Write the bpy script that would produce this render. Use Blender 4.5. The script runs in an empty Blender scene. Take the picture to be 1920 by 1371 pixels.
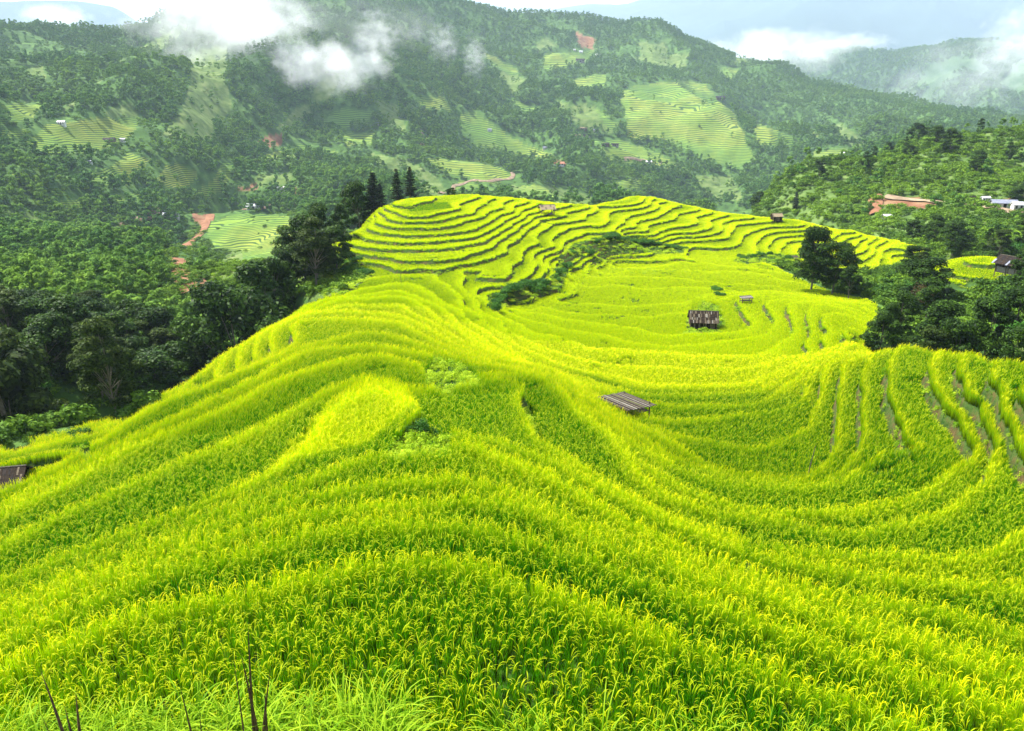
import bpy, math, random
import numpy as np
from math import radians, sin, cos, tan, pi
from mathutils import Vector, Matrix, Euler
rng = np.random.default_rng(7)
random.seed(7)
SC = bpy.context.scene
COL = SC.collection

# ------------------------------------------------------------------ camera, sky, sun, exposure
F = 1507.0; P = radians(19.0); CP, SP = cos(P), sin(P)
cam_d = bpy.data.cameras.new('camera'); cam = bpy.data.objects.new('camera', cam_d); COL.objects.link(cam)
cam_d.sensor_width = 36; cam_d.lens = 36*F/1920; cam_d.clip_start = 0.05; cam_d.clip_end = 60000
cam.location = (0, 0, 0); cam.rotation_euler = (pi/2 - P, 0, 0); SC.camera = cam
SUN_EL, SUN_AZ = radians(56), radians(-62)      # azimuth measured from the view direction, minus = left
SC.view_settings.view_transform = 'Standard'; SC.view_settings.look = 'None'
SC.view_settings.exposure = 1.5; SC.view_settings.gamma = 1
SC.cycles.max_bounces = 7; SC.cycles.transparent_max_bounces = 4; SC.cycles.transmission_bounces = 4
SC.cycles.diffuse_bounces = 3; SC.cycles.glossy_bounces = 1; SC.cycles.volume_bounces = 4
SC.cycles.volume_step_rate = 2.0; SC.cycles.volume_max_steps = 96
SC.cycles.caustics_reflective = False; SC.cycles.caustics_refractive = False
sd = bpy.data.lights.new('sun', 'SUN'); sd.energy = 5.0; sd.angle = radians(1.0); sd.color = (1, .97, .90)
sun = bpy.data.objects.new('sun', sd); COL.objects.link(sun)
sv = Vector((sin(SUN_AZ)*cos(SUN_EL), cos(SUN_AZ)*cos(SUN_EL), sin(SUN_EL)))
sun.rotation_euler = sv.to_track_quat('Z', 'Y').to_euler()

def N(nt, typ, **kw):
    n = nt.nodes.new(typ)
    for k, v in kw.items():
        if k in n.inputs: n.inputs[k].default_value = v
        else: setattr(n, k, v)
    return n
def ramp(nt, fac, stops, interp='LINEAR'):
    r = nt.nodes.new('ShaderNodeValToRGB'); r.color_ramp.interpolation = interp
    e = r.color_ramp.elements
    while len(e) < len(stops): e.new(.5)
    for i, (p, c) in enumerate(stops):
        e[i].position = p; e[i].color = (*c, 1) if len(c) == 3 else c
    nt.links.new(fac, r.inputs[0]); return r.outputs[0]
def mixc(nt, fac, a, b, blend='MIX'):
    m = nt.nodes.new('ShaderNodeMix'); m.data_type = 'RGBA'; m.blend_type = blend
    for i, v in ((0, fac), (6, a), (7, b)):
        if isinstance(v, bpy.types.NodeSocket): nt.links.new(v, m.inputs[i])
        elif i == 0: m.inputs[0].default_value = v
        else: m.inputs[i].default_value = (*v, 1)
    return m.outputs[2]
def mth(nt, op, *a):
    m = nt.nodes.new('ShaderNodeMath'); m.operation = op
    for i, v in enumerate(a):
        if isinstance(v, bpy.types.NodeSocket): nt.links.new(v, m.inputs[i])
        else: m.inputs[i].default_value = v
    return m.outputs[0]
def noise(nt, scale, detail=3, vec=None, rough=.55):
    n = N(nt, 'ShaderNodeTexNoise', Scale=scale, Detail=detail, Roughness=rough)
    if vec is None:
        g = nt.nodes.new('ShaderNodeNewGeometry'); vec = g.outputs['Position']
    nt.links.new(vec, n.inputs['Vector']); return n.outputs[0]

W = bpy.data.worlds.new('World'); SC.world = W; W.use_nodes = True
nt = W.node_tree; nt.nodes.clear()
sky = N(nt, 'ShaderNodeTexSky', sky_type='NISHITA', sun_disc=False, sun_elevation=SUN_EL, sun_rotation=SUN_AZ,
        air_density=1.0, dust_density=2.5, ozone_density=1.0, altitude=1200)
tc = nt.nodes.new('ShaderNodeTexCoord')
mp = N(nt, 'ShaderNodeMapping'); mp.inputs['Scale'].default_value = (1, 1, 3.2)
nt.links.new(tc.outputs['Generated'], mp.inputs[0])
cn = noise(nt, 3.1, 7, mp.outputs[0], .58)
cf = ramp(nt, cn, [(.46, (0, 0, 0)), (.66, (1, 1, 1))])
skyc = mixc(nt, cf, sky.outputs[0], (11.5, 12.0, 12.8))
bg = N(nt, 'ShaderNodeBackground', Strength=0.075); nt.links.new(skyc, bg.inputs[0])
wo = nt.nodes.new('ShaderNodeOutputWorld'); nt.links.new(bg.outputs[0], wo.inputs[0])

# ------------------------------------------------------------------ projection helpers (photo pixels, 1920 wide)
def ray(px, py):
    cx = (np.asarray(px, float) - 960)/F; cy = (685.5 - np.asarray(py, float))/F
    return cx, CP + cy*SP, -SP + cy*CP
def atz(px, py, z):
    x, y, d = ray(px, py); t = z/d; return x*t, y*t, np.full_like(x*t, 1.0)*z
def atr(px, py, r):
    x, y, d = ray(px, py); t = r/np.hypot(x, y); return x*t, y*t, d*t
def proj(x, y, z):
    zc = y*CP - z*SP; yc = y*SP + z*CP
    zc = np.where(zc < .1, .1, zc)
    return 960 + F*x/zc, 685.5 - F*yc/zc
def inpoly(px, py, poly):
    poly = np.array(poly, float); res = np.zeros(px.shape, bool)
    bb = (px >= poly[:, 0].min()) & (px <= poly[:, 0].max()) & (py >= poly[:, 1].min()) & (py <= poly[:, 1].max())
    if not bb.any(): return res
    X = px[bb]; Y = py[bb]; r = np.zeros(X.shape, bool)
    n = len(poly)
    for i in range(n):
        x0, y0 = poly[i]; x1, y1 = poly[(i+1) % n]
        if y0 == y1: continue
        c = ((y0 > Y) != (y1 > Y)) & (X < (x1-x0)*(Y-y0)/(y1-y0)+x0)
        r ^= c
    res[bb] = r; return res

# ------------------------------------------------------------------ numpy noise
def _h(ix, iy, s):
    n = (ix*374761393 + iy*668265263 + s*1442695041) & 0xFFFFFFFF
    n = ((n ^ (n >> 13))*1274126177) & 0xFFFFFFFF
    return ((n ^ (n >> 16)) & 0xFFFFFF)/float(0xFFFFFF)
def vnoise(x, y, s=0):
    ix = np.floor(x).astype(np.int64); iy = np.floor(y).astype(np.int64)
    fx = x-ix; fy = y-iy; fx = fx*fx*(3-2*fx); fy = fy*fy*(3-2*fy)
    a = _h(ix, iy, s); b = _h(ix+1, iy, s); c = _h(ix, iy+1, s); d = _h(ix+1, iy+1, s)
    return (a+(b-a)*fx)*(1-fy)+(c+(d-c)*fx)*fy
def fbm(x, y, o=4, s=0, ridged=False):
    v = 0; a = .5; t = 0
    for i in range(o):
        n = vnoise(x*2**i+17*i, y*2**i-31*i, s+i)
        if ridged: n = 1-abs(2*n-1)
        v = v+a*n; t += a; a *= .5
    return v/t
def sst(a, b, x):
    t = np.clip((x-a)/(b-a), 0, 1); return t*t*(3-2*t)

# ------------------------------------------------------------------ terrain control data
# crest lines of the rice terraces: height of the rice top -> points in the photograph
CREST = {
 -10: [(0,1235),(91,1192),(182,1155),(310,1115),(456,1090),(620,1057),(693,1039),(800,1035),(910,1049),(965,1075),(1056,1104),(1147,1137),(1238,1170),(1366,1217),(1512,1265),(1640,1308),(1730,1350)],
 -11: [(0,1185),(146,1120),(292,1060),(437,1026),(529,1002),(600,982),(709,971),(855,971),(946,987),(1019,1009),(1110,1035),(1183,1068),(1293,1104),(1400,1140),(1550,1190),(1750,1260),(1920,1320)],
 -12: [(0,1150),(100,1106),(250,1048),(400,1000),(500,968),(600,947),(746,936),(855,925),(946,933),(1019,955),(1074,980),(1147,1013),(1220,1038),(1330,1075),(1439,1104),(1585,1155),(1730,1199),(1920,1265)],
 -13: [(0,1128),(150,1068),(300,1012),(450,957),(560,925),(667,903),(750,893),(854,889),(917,903),(1000,928),(1100,972),(1200,1010),(1300,1052),(1500,1110),(1700,1170),(1920,1230)],
 -14: [(0,1112),(73,1085),(182,1040),(292,998),(365,966),(456,933),(547,905),(583,891),(667,857),(750,832),(825,824),(875,824),(937,845),(1042,887),(1125,937),(1208,978),(1300,1028),(1450,1075),(1600,1110),(1750,1135),(1920,1180)],
 -15: [(0,1080),(200,1005),(300,965),(400,925),(500,880),(562,832),(625,766),(687,730),(708,727),(750,741),(779,766),(765,795),(860,806),(940,820),(1050,862),(1150,915),(1250,965),(1350,1005),(1500,1048),(1700,1080),(1920,1095)],
 -16: [(0,1015),(150,945),(361,854),(482,802),(560,762),(640,714),(700,700),(770,724),(875,716),(917,709),(958,724),(971,753),(987,799),(1020,828),(1100,875),(1200,932),(1300,975),(1400,1005),(1500,1022),(1612,1035),(1687,1032),(1762,1037),(1837,1036),(1875,1025),(1920,995)],
 -17: [(0,960),(120,905),(241,838),(361,785),(482,722),(562,691),(646,666),(687,660),(733,662),(790,680),(870,694),(917,698),(958,697),(1020,705),(1054,728),(1083,762),(1146,812),(1175,853),(1208,893),(1275,932),(1350,955),(1462,971),(1537,986),(1612,995),(1669,981),(1744,965),(1781,950),(1819,920),(1856,867),(1867,830),(1852,789),(1819,732),(1804,695),(1800,669)],
 -18: [(0,943),(100,893),(200,838),(320,775),(420,725),(500,683),(580,648),(700,640),(800,655),(880,680),(960,692),(1030,706),(1070,742),(1120,790),(1180,845),(1235,885),(1324,924),(1387,946),(1462,954),(1537,954),(1612,946),(1687,935),(1744,909),(1800,864),(1830,830),(1800,770),(1772,735),(1755,700),(1750,668)],
 -19: [(240,783),(300,749),(420,703),(540,653),(598,636),(680,618),(750,626),(850,662),(950,688),(1040,703),(1082,735),(1150,793),(1220,840),(1300,886),(1387,908),(1462,914),(1519,910),(1575,898),(1612,870),(1650,846),(1691,807),(1684,770),(1669,725),(1665,687),(1680,661)],
 -20: [(534,647),(545,612),(600,594),(680,598),(750,606),(850,648),(930,675),(1040,697),(1100,740),(1180,800),(1260,850),(1361,890),(1460,903),(1537,897),(1575,879),(1597,849),(1616,807),(1620,732),(1624,687),(1635,668)],
 -21: [(506,657),(515,618),(580,586),(660,580),(750,588),(850,635),(920,665),(1040,690),(1110,735),(1180,785),(1264,826),(1312,860),(1350,875),(1410,886),(1462,890),(1519,879),(1549,860),(1567,819),(1571,732),(1582,695),(1612,669)],
 -22: [(470,677),(490,628),(560,590),(640,570),(750,571),(800,596),(880,640),(960,672),(1050,700),(1130,745),(1200,786),(1256,807),(1312,822),(1387,834),(1425,832),(1462,819),(1519,794),(1537,744),(1545,706),(1556,680),(1590,664)],
 -23: [(442,692),(460,642),(540,594),(630,561),(750,555),(800,578),(870,620),(940,658),(1020,690),(1120,735),(1222,774),(1275,781),(1350,781),(1425,777),(1481,760),(1512,728),(1530,695),(1556,668)],
 -24: [(402,717),(425,667),(520,604),(620,556),(750,541),(800,562),(860,603),(920,640),(1000,680),(1100,715),(1200,751),(1275,759),(1369,759),(1425,751),(1462,729),(1500,700),(1540,668),(1580,648)],
 -25: [(335,742),(390,687),(500,612),(600,562),(690,534),(750,526),(810,545),(860,580),(915,622),(980,660),(1080,700),(1200,733),(1312,740),(1406,733),(1440,722),(1480,697),(1530,666),(1575,640),(1592,610)],
 -26: [(829,506),(845,532),(875,572),(915,608),(970,645),(1060,680),(1200,711),(1312,717),(1406,708),(1455,689),(1500,670),(1545,650),(1560,620),(1555,585)],
 -27: [(873,506),(872,526),(900,570),(940,604),(1000,640),(1100,667),(1200,684),(1312,689),(1387,686),(1462,667),(1510,645),(1525,610),(1520,572)],
 -28: [(917,562),(945,592),(1000,621),(1100,646),(1200,658),(1300,665),(1387,663),(1444,653),(1475,636),(1490,600),(1485,565)],
 -29: [(950,582),(1000,602),(1100,625),(1236,645),(1341,645),(1420,632),(1450,615),(1448,590),(1436,566)],
 -30: [(1000,585),(1100,605),(1236,622),(1300,622),(1360,620),(1400,605),(1395,585),(1380,562)],
 -31: [(960,562),(1060,580),(1180,592),(1290,590),(1345,575),(1360,555)],
 -32: [(1060,560),(1180,570),(1280,565),(1350,548)],
 -33: [(1080,530),(1200,545),(1300,540),(1400,545)],
 -34: [(1100,515),(1220,523),(1330,520),(1420,530),(1500,548)],
 -35: [(1120,500),(1240,503),(1340,503),(1420,512),(1500,532),(1580,556)],
 -36: [(1150,488),(1280,488),(1350,492)],
}
KNOLL = {
 -18.5: [(800,383),(840,376)],
 -19: [(745,397),(767,404),(798,403),(829,397),(861,388),(880,375)],
 -20: [(723,404),(738,412),(782,414),(829,410),(876,401),(900,385),(915,374)],
 -21: [(702,413),(729,423),(782,426),(829,423),(876,412),(920,393),(940,380)],
 -22: [(688,424),(720,436),(780,440),(830,437),(861,432),(908,420),(960,394)],
 -23: [(670,440),(713,450),(782,453),(845,448),(908,434),(939,417),(985,390)],
 -24: [(650,452),(688,461),(751,466),(798,467),(861,462),(908,450),(955,423),(1002,397),(1024,387)],
 -25: [(638,462),(663,470),(701,478),(751,485),(798,487),(861,483),(910,466),(955,436),(1000,405),(1035,392)],
 -26: [(657,482),(688,489),(720,493),(741,503),(829,506),(845,499),(876,493),(923,480),(948,457),(986,429),(1017,411),(1065,403),(1080,393)],
 -27: [(873,506),(901,519),(923,512),(955,496),(980,468),(1002,449),(1027,424),(1065,415),(1105,400),(1118,388)],
 -28: [(917,562),(930,534),(986,518),(1002,487),(1021,465),(1040,440),(1100,421),(1142,406),(1165,392)],
 -29: [(960,545),(1010,520),(1027,499),(1049,468),(1061,449),(1100,436),(1158,422),(1171,414),(1200,398),(1231,380)],
 -30: [(1075,460),(1163,436),(1194,421),(1225,408),(1255,393)],
 -31: [(1100,466),(1168,442),(1210,424),(1240,415),(1273,401)],
 -32: [(1205,440),(1240,431),(1263,425),(1305,412)],
 -33: [(1189,455),(1236,446),(1290,435),(1328,425)],
 -34: [(1242,451),(1284,442),(1330,438),(1352,430)],
 -35: [(1252,461),(1315,449),(1368,435),(1385,420)],
 -36: [(1286,470),(1340,463),(1389,456),(1398,440),(1424,429),(1443,423),(1495,423)],
 -37: [(1420,470),(1425,450),(1441,438),(1481,431),(1519,428),(1530,421)],
 -38: [(1445,472),(1445,458),(1457,445),(1508,439),(1541,430)],
 -39: [(1465,472),(1476,455),(1535,444),(1560,432)],
 -40: [(1500,475),(1543,452),(1576,437),(1583,430)],
 -41: [(1530,480),(1565,456),(1590,446),(1602,433)],
 -42: [(1590,464),(1608,457),(1622,440)],
 -43: [(1575,490),(1598,479),(1625,467),(1646,444)],
 -44: [(1595,492),(1633,479),(1646,458),(1662,447)],
 -45: [(1655,480),(1680,458),(1690,450)],
 -46: [(1670,485),(1697,459)],
 -47: [(1687,488),(1711,464)],
}
EXTRA = [ # px, py, z
 (960,1371,-9.72),(960,1220,-9.78),(300,1371,-9.72),(0,1371,-9.8),(-150,1300,-10.3),(-150,1150,-13),(-150,1000,-18),(1500,1371,-9.78),(1920,1371,-10.7),(2080,1371,-11),
 (2080,1200,-13.5),(2080,1100,-15),(2080,1000,-16.3),(2080,900,-15.6),(1920,900,-16.4),(1910,800,-15.8),(1900,740,-15.3),(1860,690,-16.2),(2000,760,-14.2),(2060,700,-14),
 (0,868,-26),(100,822,-27),(200,795,-27),(130,845,-26),(40,858,-26),(-100,880,-26),
 (1560,600,-25.6),(1600,585,-27),(1625,600,-26.5),(1610,640,-23.5),(1620,570,-29.5),(1590,620,-24.8),
 (1560,560,-30),(1500,560,-29),(1440,545,-32),
 (1755,500,-28.8),(1800,484,-27.6),(1850,480,-27.6),(1910,492,-27.8),(1770,518,-28.6),(1830,508,-27.7),(1900,525,-27.6),(1980,510,-27),
 (1650,560,-33),(1700,620,-30),(1750,560,-32),(1850,560,-29.5),(1900,600,-28),(1800,620,-30),(1640,640,-27),(1850,640,-28),(1960,640,-24),(1700,530,-34),(1600,530,-36),
 (1560,515,-37),(1620,505,-42),(1700,505,-38),
 (560,505,-31),(560,545,-30),(620,530,-29),(660,512,-27.5),(600,560,-28),(590,500,-29.5),
 (1190,470,-36.5),(1060,500,-32.5),(1000,548,-30.8),
]
# skyline of the rice hill: px, py, z
SIL = [(-100,965,-18),(0,912,-19),(60,890,-19.2),(130,850,-19.5),
 (700,398,-21.5),(650,438,-24),(622,464,-25.5),(760,373,-18.8),(830,366,-18.8),(900,365,-19.3),(960,370,-21),(1020,377,-23.3),(1100,382,-25.6),(1140,377,-26.3),(1180,367,-26.5),(1230,370,-28),(1300,386,-30.8),(1400,402,-33.8),(1500,413,-36.5),(1600,429,-39.5),(1700,454,-44),(1726,465,-46.5)]
SILN = [(-100,840,-28),(0,842,-28),(100,812,-28),(200,786,-28),(310,733,-25.6),(400,676,-25.6),(480,622,-25.6),(560,578,-25.9),(640,545,-26),(700,520,-27)]
SILR = [(1700,648,-19.3),(1760,652,-18),(1820,655,-17),(1900,665,-15.2),(2000,690,-13.5)]
# levels above are terrace numbers; the steps are 1 m on the near slopes, lower on the far hill
def lev(z, far=False): return -26+(z+26)*.6 if z < -26 else (-26+(z+26)*.55 if far else z)
pts = []
for D in (CREST, KNOLL):
    for z, l in D.items():
        z = lev(z, D is KNOLL)
        for i, (a, b) in enumerate(l):
            pts.append(atz(a, b, z))
            if i+1 < len(l):
                c, d = l[i+1]; n = int(max(abs(c-a), abs(d-b))//75)
                for k in range(n):
                    t = (k+1)/(n+1); pts.append(atz(a+(c-a)*t, b+(d-b)*t, z))
for a, b, z in EXTRA: pts.append(atz(a, b, lev(z)))
SIL = [(a, b, lev(z, a > 600)) for a, b, z in SIL]; SILN = [(a, b, lev(z)) for a, b, z in SILN]
def back(lst, offs):
    for a, b, z in lst:
        x, y, _ = atz(a, b, z); r = math.hypot(x, y); s = z/r
        pts.append((x, y, z))
        for dr, dz in offs:
            rr = r+dr; pts.append((x*rr/r, y*rr/r, s*rr-dz))
back(SIL, [(14, 3.2), (40, 15), (90, 34)])
back(SILN[:6], [(9, 4), (30, 14), (75, 26)]); back(SILN[6:7], [(9, 4), (26, 12)]); back(SILN[7:8], [(9, 3.5)])
back(SILR, [(6, 2.0), (16, 5.5)])
for az in (-45, -25, 0, 25, 45):
    a = radians(az)
    for r, z in ((9.2, -9.6), (7.4, -8.3), (5, -5.9), (3.2, -4.2)): pts.append((r*sin(a), r*cos(a), z))
def tps(points, lam):
    p = np.array([[math.atan2(x, y)*1.25, math.log(math.hypot(x, y)), z] for x, y, z in points])
    # drop near duplicates
    keep = []; seen = set()
    for i, q in enumerate(p):
        k = (round(q[0]/.004), round(q[1]/.004))
        if k in seen: continue
        seen.add(k); keep.append(i)
    p = p[keep]; n = len(p)
    d = np.sqrt((p[:, None, 0]-p[None, :, 0])**2+(p[:, None, 1]-p[None, :, 1])**2)
    K = np.where(d > 0, d*d*np.log(np.maximum(d, 1e-9)), 0)+np.eye(n)*lam
    Q = np.c_[np.ones(n), p[:, :2]]
    A = np.block([[K, Q], [Q.T, np.zeros((3, 3))]])
    w = np.linalg.solve(A, np.r_[p[:, 2], 0, 0, 0])
    def f(az, lr):
        u = (az*1.25).ravel(); v = lr.ravel(); o = np.empty(u.shape)
        for s in range(0, len(u), 20000):
            dd = (u[s:s+20000, None]-p[None, :, 0])**2+(v[s:s+20000, None]-p[None, :, 1])**2
            o[s:s+20000] = (.5*dd*np.log(np.maximum(dd, 1e-18)))@w[:n]+w[n]+w[n+1]*u[s:s+20000]+w[n+2]*v[s:s+20000]
        return o.reshape(az.shape)
    return f
f_near = tps(pts, 2e-5)
FAR = [ # px, py, horizontal range
 (-150,800,95),(-150,700,125),(-150,600,180),(-150,520,270),(-150,470,380),(-150,400,560),(-150,300,750),(-150,210,950),(-150,150,1150),(-150,65,1500),
 (60,760,100),(60,680,135),(60,600,185),(60,520,280),(60,465,390),(60,400,560),(60,320,730),(60,230,900),(60,190,1020),(60,140,1200),(60,68,1500),
 (250,690,125),(250,600,185),(250,520,300),(250,460,440),(250,420,560),(250,330,780),(250,250,930),(250,150,1200),(250,85,1400),(230,50,1600),
 (420,600,200),(420,530,330),(430,470,500),(430,410,680),(400,340,800),(420,270,950),(420,180,1180),(420,90,1400),(430,0,1650),(440,-80,1800),
 (600,560,210),(620,430,520),(640,370,650),(620,290,820),(650,220,1050),(650,120,1400),(640,0,1700),(640,-75,1850),
 (860,390,560),(850,340,720),(850,290,880),(850,220,1150),(850,120,1600),(850,50,1900),(850,3,2100),
 (1050,400,560),(1050,360,700),(1050,310,850),(1050,260,1050),(1050,190,1400),(1050,120,1750),(1050,60,2000),(1050,22,2150),
 (1250,400,700),(1250,350,860),(1250,290,1050),(1250,220,1350),(1250,160,1650),(1250,110,1900),(1250,60,2150),
 (1400,390,900),(1400,320,1100),(1400,250,1400),(1400,180,1800),(1400,115,2150),
 (1550,340,950),(1550,270,1350),(1550,215,1750),(1550,168,2100),
 (1700,290,1250),(1700,240,1700),(1700,208,2100),(1840,300,1200),(1850,243,2100),(2000,300,1500),(2050,270,2100)]
fp = [atr(*q) for q in FAR]
for a, b, r in [(-150,65,1500),(60,66,1500),(230,50,1600),(440,-80,1800),(640,-75,1850),(850,3,2100),(1050,22,2150),(1250,58,2150),(1400,114,2150),(1550,167,2100),(1700,207,2100),(1850,242,2100),(2050,270,2100)]:
    for dr, dz in ((150, 40), (500, 170)):
        x, y, z = atr(a, b, r+dr); fp.append((x, y, z-dz))
for az in (-50, -30, -10, 10, 30, 50):
    a = radians(az); fp += [(60*sin(a), 60*cos(a), -75), (12*sin(a), 12*cos(a), -80)]
    if az > -20: fp += [(200*sin(a), 200*cos(a), -95), (330*sin(a), 330*cos(a), -110)]
f_far = tps(fp, 1e-4)
RSL = [(1430,402,380),(1440,372,440),(1530,390,350),(1600,400,325),(1600,350,380),(1610,300,450),(1700,420,290),(1700,350,360),(1720,266,470),
 (1800,430,270),(1800,395,315),(1800,340,370),(1800,262,470),(1920,450,250),(1920,410,285),(1920,385,325),(1920,320,390),(1920,240,490),(2080,440,250),(2080,380,320),(2080,300,400),(2080,225,500),
 (1640,470,270),(1700,480,235),(1800,470,225),(1900,480,215),(1520,425,330)]
rp = [atr(*q) for q in RSL]
for a, b, r in [(1440,372,440),(1520,335,445),(1610,300,450),(1720,266,470),(1800,262,470),(1920,240,490),(2080,225,500)]:
    for dr, dz in ((25, 6), (120, 70), (350, 200)):
        x, y, z = atr(a, b, r+dr); rp.append((x, y, z-dz))
for a, r, z in ((12, 440, -150), (14, 340, -130), (16, 280, -105), (5, 400, -220), (3, 300, -190), (20, 180, -75), (35, 150, -70), (45, 150, -70), (30, 100, -75), (5, 150, -120), (-10, 300, -260), (40, 60, -70)):
    a = radians(a); rp.append((r*sin(a), r*cos(a), z))
f_rsl = tps(rp, 1e-4)

# polar grid
AZ0, AZ1, NA = radians(-46), radians(46), 1061
azs = np.linspace(AZ0, AZ1, NA)
lr = [math.log(3.2)]
while lr[-1] < math.log(2750):
    r = math.exp(lr[-1]); lr.append(lr[-1]+(.004 if r < 12 else .0027 if r < 130 else .0032 if r < 260 else .0055))
lrs = np.array(lr); NR = len(lrs)
def grid_eval(f, step):
    ai = np.unique(np.r_[np.arange(0, NA, step), NA-1]); ri = np.unique(np.r_[np.arange(0, NR, step), NR-1])
    A, R = np.meshgrid(azs[ai], lrs[ri]); v = f(A, R)
    # separable interpolation: linear in azimuth then radius
    t = np.empty((len(ri), NA))
    for i in range(len(ri)): t[i] = np.interp(azs, azs[ai], v[i])
    j = np.clip(np.searchsorted(lrs[ri], lrs, side='right')-1, 0, len(ri)-2)
    w = ((lrs-lrs[ri][j])/(lrs[ri][j+1]-lrs[ri][j]))[:, None]
    return t[j]*(1-w)+t[j+1]*w
AZ, LR = np.meshgrid(azs, lrs); RR = np.exp(LR); X = RR*np.sin(AZ); Y = RR*np.cos(AZ)
zn = grid_eval(f_near, 3)
zn = zn - 160*sst(230, 420, RR) + 0*zn
zf = grid_eval(f_far, 5)
rid = fbm(X/230+3, Y/230, 4, 11, True); fb = fbm(X/70, Y/70, 4, 5)
amp = sst(220, 700, RR)
rid2 = fbm(X/520+9, Y/520+4, 3, 51, True)
zf = zf + amp*((rid-.62)*62+(fb-.5)*18)+sst(380, 800, RR)*(1-sst(1500, 1900, RR))*(rid2-.6)*165
zf = zf - 200*(1-sst(75, 105, RR))
zr = grid_eval(f_rsl, 5)
zr = zr+sst(200, 320, RR)*((fbm(X/60, Y/60, 4, 21, True)-.6)*12)
zr = zr - 400*sst(560, 900, RR) - 200*(1-sst(95, 150, RR)) - 300*sst(radians(11), radians(7), AZ)
# gentle irregularity of the terrace lines
B = zn + (fbm(X/9, Y/9, 3, 31)-.5)*.45*sst(20, 60, RR)*(1-.5*sst(150, 250, RR)) + (fbm(X/2.2, Y/2.2, 2, 41)-.5)*.07
ZB = B
def lindex(z, r): return np.where(z < -26, -26+(z+26)/.6, np.where(r > 119, -26+(z+26)/.55, z))
def lheight(l, r): return np.where(l < -26, -26+(l+26)*.6, np.where(r > 119, -26+(l+26)*.55, l))
B = lindex(ZB, RR)
gr_r = np.gradient(B, axis=0)/np.gradient(RR, axis=0)
gr_a = np.gradient(B, axis=1)/(RR*(azs[1]-azs[0]))
SL = np.hypot(gr_r, gr_a)
wr = np.clip(SL*(.42-.0008*RR), .05, .45)
# the wide worn banks on the right-hand arms
PXb, PYb = proj(X, Y, ZB)
arm = inpoly(PXb, PYb, [(1520,640),(1640,655),(2000,640),(2000,900),(1880,960),(1800,900),(1640,880),(1520,860),(1480,760)])
wr = np.where(arm & (AZ > radians(19)), np.clip(wr*np.interp(PXb, [1600, 1700, 1780], [.8, .9, 1.0]), .05, .28), wr)
Kl = np.floor(B); fr = B-Kl
H = lheight(Kl + sst(0, 1, (fr-(1-wr))/wr), RR)
isnear = (zn > zf) & (zn > zr) & (RR < 320)
zb = np.where(isnear, zn, np.maximum(zf, zr))
RICE = [(-150,985),(-100,962),(0,908),(60,886),(130,846),(240,779),(300,743),(310,728),(400,672),(480,617),(560,574),(640,541),(700,516),(652,484),(616,462),(650,434),(700,394),(760,369),(830,362),(900,361),(960,366),
  (1020,373),(1100,378),(1140,373),(1180,362),(1230,365),(1300,381),(1400,397),(1500,408),(1600,424),(1700,449),(1735,465),(1690,505),(1600,512),(1480,492),(1440,492),(1500,520),(1560,543),(1640,562),(1652,590),(1615,622),(1632,650),(1700,640),(1760,645),(1900,655),(2200,690),(2200,1800),(-300,1800),(-300,1100)]
RICE2 = [(-150,890),(-150,835),(0,835),(100,806),(200,780),(235,784),(130,858),(60,880),(0,890)]
RICE3 = [(1752,500),(1775,486),(1840,472),(1900,484),(1960,480),(1990,530),(1935,535),(1860,522),(1800,522),(1830,545),(1770,522)]
HOLES = [[(788,678),(815,658),(850,665),(885,680),(908,712),(860,716),(845,728),(815,722)],
  [(748,800),(783,768),(822,772),(850,790),(846,828),(790,832),(700,846),(690,838)],
  [(975,752),(992,758),(1022,828),(1002,812)],
  [(1050,478),(1075,452),(1130,440),(1180,441),(1230,452),(1288,462),(1283,474),(1200,471),(1150,474),(1120,496),(1108,490),(1125,470),(1100,470),(1072,490),(1062,515),(1045,528),(1040,505)],
  [(990,532),(1040,520),(1062,512),(1068,500),(1050,540),(1000,556),(950,570),(925,584),(918,560),(950,535)],
  [(1372,487),(1395,477),(1440,472),(1500,476),(1500,492),(1440,490),(1400,493)],
  [(1300,580),(1318,560),(1345,570),(1358,600),(1345,618),(1290,620),(1284,600)],
  [(618,480),(650,474),(705,512),(640,545),(600,530)],
  [(130,823),(175,820),(165,842),(140,842)]]
def rice_mask(x, y, zc, b):
    px, py = proj(x, y, zc); r = np.hypot(x, y)
    m = (inpoly(px, py, RICE) | inpoly(px, py, RICE2) | inpoly(px, py, RICE3)) & (r < 330) & (r > 9.8)
    # nothing is planted down the hidden flanks below the skyline
    m &= ~((px > 1636) & (py > 600) & (b < np.interp(px, [1636, 1720, 1900, 2100], [-23.5, -21, -17.6, -15]) - .3) & (r > np.interp(px, [1636, 1720, 1900, 2100], [74, 68, 58, 50])))
    for h in HOLES: m &= ~inpoly(px, py, h)
    return m
rm = rice_mask(X, Y, ZB, ZB) & isnear
hR = .72-.47*sst(60, 115, RR)                    # height of the rice
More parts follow.
